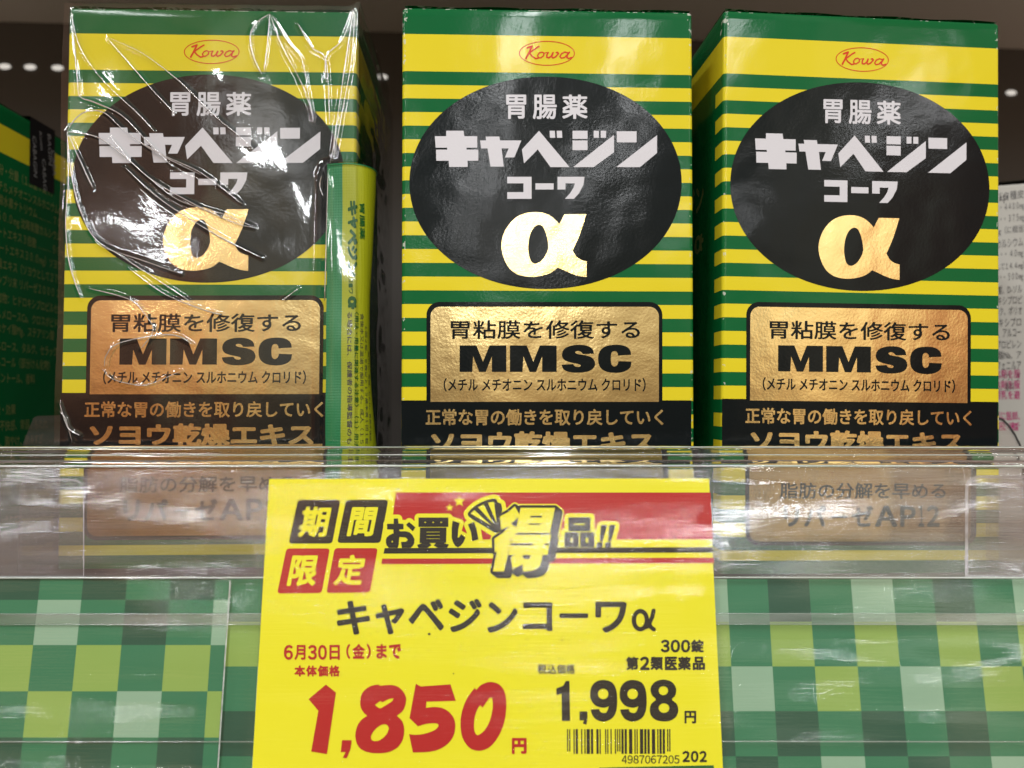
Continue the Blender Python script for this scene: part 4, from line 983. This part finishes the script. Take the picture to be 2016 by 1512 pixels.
z_h = [(1815, 980), (1860, 915), (1878, 900), (1892, 910), (1895, 990), (1870, 1090), (1830, 1160), (1785, 1195), (1762, 1190), (1748, 1150), (1750, 1070), (1770, 1000), (1795, 960)]
for lps in ([ZA([(572, 797), (652, 860), (580, 1348), (455, 1328), (512, 1005), (435, 912)])], [ZA([(700, 1238), (776, 1238), (768, 1305), (738, 1380), (706, 1378), (728, 1332), (690, 1332)])],
            [smooth_loop(ZA(eight), (0, 1, 8, 21)), smooth_loop(ZA(e_h1), (0, 1, 2, 4)), smooth_loop(ZA(e_h2))],
            [smooth_loop(ZA(five), (0, 1, 2, 3, 4, 5, 14, 15, 23, 24))], [smooth_loop(ZA(zero), (0, 1)), smooth_loop(ZA(z_h), (0, 12))]):
    shape(lps, TAG, TR, pt, L3, 'price_digit')
seq('３００錠', ZB, ((1415, 1485), (1493, 1567), (1575, 1648), (1655, 1755)), 440, 541, TK, 0.04)
seq('第２類医薬品', ZB, ((1138, 1238), (1250, 1325), (1333, 1432), (1447, 1545), (1552, 1652), (1668, 1765)), 575, 682, TK, 0.045)
seq('税込価格', ZB, ((437, 508), (514, 585), (590, 660), (664, 733)), 635, 712, TK, 0.028)
shape([ZB([(660, 768), (690, 768), (695, 1085), (630, 1085), (627, 868), (588, 882), (585, 828), (640, 806)])], TAG, TK, pt, L3, 'price_digit')
shape([ZB([(770, 1010), (832, 1010), (832, 1070), (824, 1115), (796, 1105), (806, 1080), (770, 1080)])], TAG, TK, pt, L3, 'price_digit')
nine = [(962, 760), (1025, 778), (1058, 830), (1068, 910), (1062, 1000), (1030, 1062), (962, 1090), (900, 1072), (868, 1030), (858, 995), (925, 990), (935, 1012), (960, 1022), (985, 1014), (1003, 968), (960, 980), (900, 965), (862, 920), (854, 870), (866, 812), (905, 772)]
nh = ellipse(957, 871, 42, 42, 20)
for dx in (0, 234): shape([smooth_loop(ZB([(a + dx, b_) for a, b_ in nine]), (9, 10, 14)), ZB([(a + dx, b_) for a, b_ in nh])], TAG, TK, pt, L3, 'price_digit')
e8 = [(1437, 757), (1500, 775), (1535, 825), (1530, 880), (1503, 915), (1540, 950), (1553, 1000), (1535, 1052), (1490, 1082), (1437, 1088), (1385, 1080), (1343, 1050), (1327, 1000), (1340, 950), (1375, 915), (1345, 880), (1334, 825), (1370, 775)]
shape([smooth_loop(ZB(e8)), ZB(ellipse(1435, 845, 38, 36, 18)), ZB(ellipse(1440, 983, 43, 38, 18))], TAG, TK, pt, L3, 'price_digit')
seq('円', ZB, ((1603, 1695),), 1005, 1105, TK, 0.04)
# bar code, EAN-13
Lc = ['0001101', '0011001', '0010011', '0111101', '0100011', '0110001', '0101111', '0111011', '0110111', '0001011']
Gc = [''.join('1' if c == '0' else '0' for c in s)[::-1] for s in Lc]; Rc = [''.join('1' if c == '0' else '0' for c in s) for s in Lc]
dig = '4987067205202'; par = 'LGLLGG'
bits = '101' + ''.join((Lc if par[i] == 'L' else Gc)[int(dig[i + 1])] for i in range(6)) + '01010' + ''.join(Rc[int(d)] for d in dig[7:]) + '101'
i = 0; bars = []
while i < 95:
    if bits[i] == '1':
        j = i
        while j < 95 and bits[j] == '1': j += 1
        x0 = 670 + i * 820 / 95; x1 = 670 + j * 820 / 95; guard = i < 3 or i > 91 or 45 <= i < 50
        bars.append(ZB([(x0, 1150), (x1, 1150), (x1 + 1, 1327 if guard else 1346), (x0 + 1, 1327 if guard else 1346)])); i = j
    else: i += 1
for bl in bars: shape([bl], TAG, TK, pt, L3, 'barcode_bar')
seq('４９８７０６７２０５', ZB, [(1105 + 46.3 * k_, 1105 + 46.3 * k_ + 41) for k_ in range(10)], 1358, 1423, TK, 0.008)
seq('２０２', ZB, ((1587, 1645), (1653, 1713), (1722, 1780)), 1322, 1412, TK, 0.04)
for fx, fy, fr_ in ((845, 1248, 2.2), (1106, 1260, 1.3), (893, 1326, 1.1), (1196, 1214, 0.9), (857, 1237, 0.9), (784, 963, 1.6)):
    shape([ellipse(fx, fy, fr_ * 1.3, fr_, 8)], TAG, TK if fx != 784 else M_white, pt, L3, 'fleck')
shape([[(1180, 1511), (1405, 1506.5), (1409, 1540), (1180, 1540)]], TAG, TG, pt, L2, 'green_line')

bpy.context.view_layer.update()
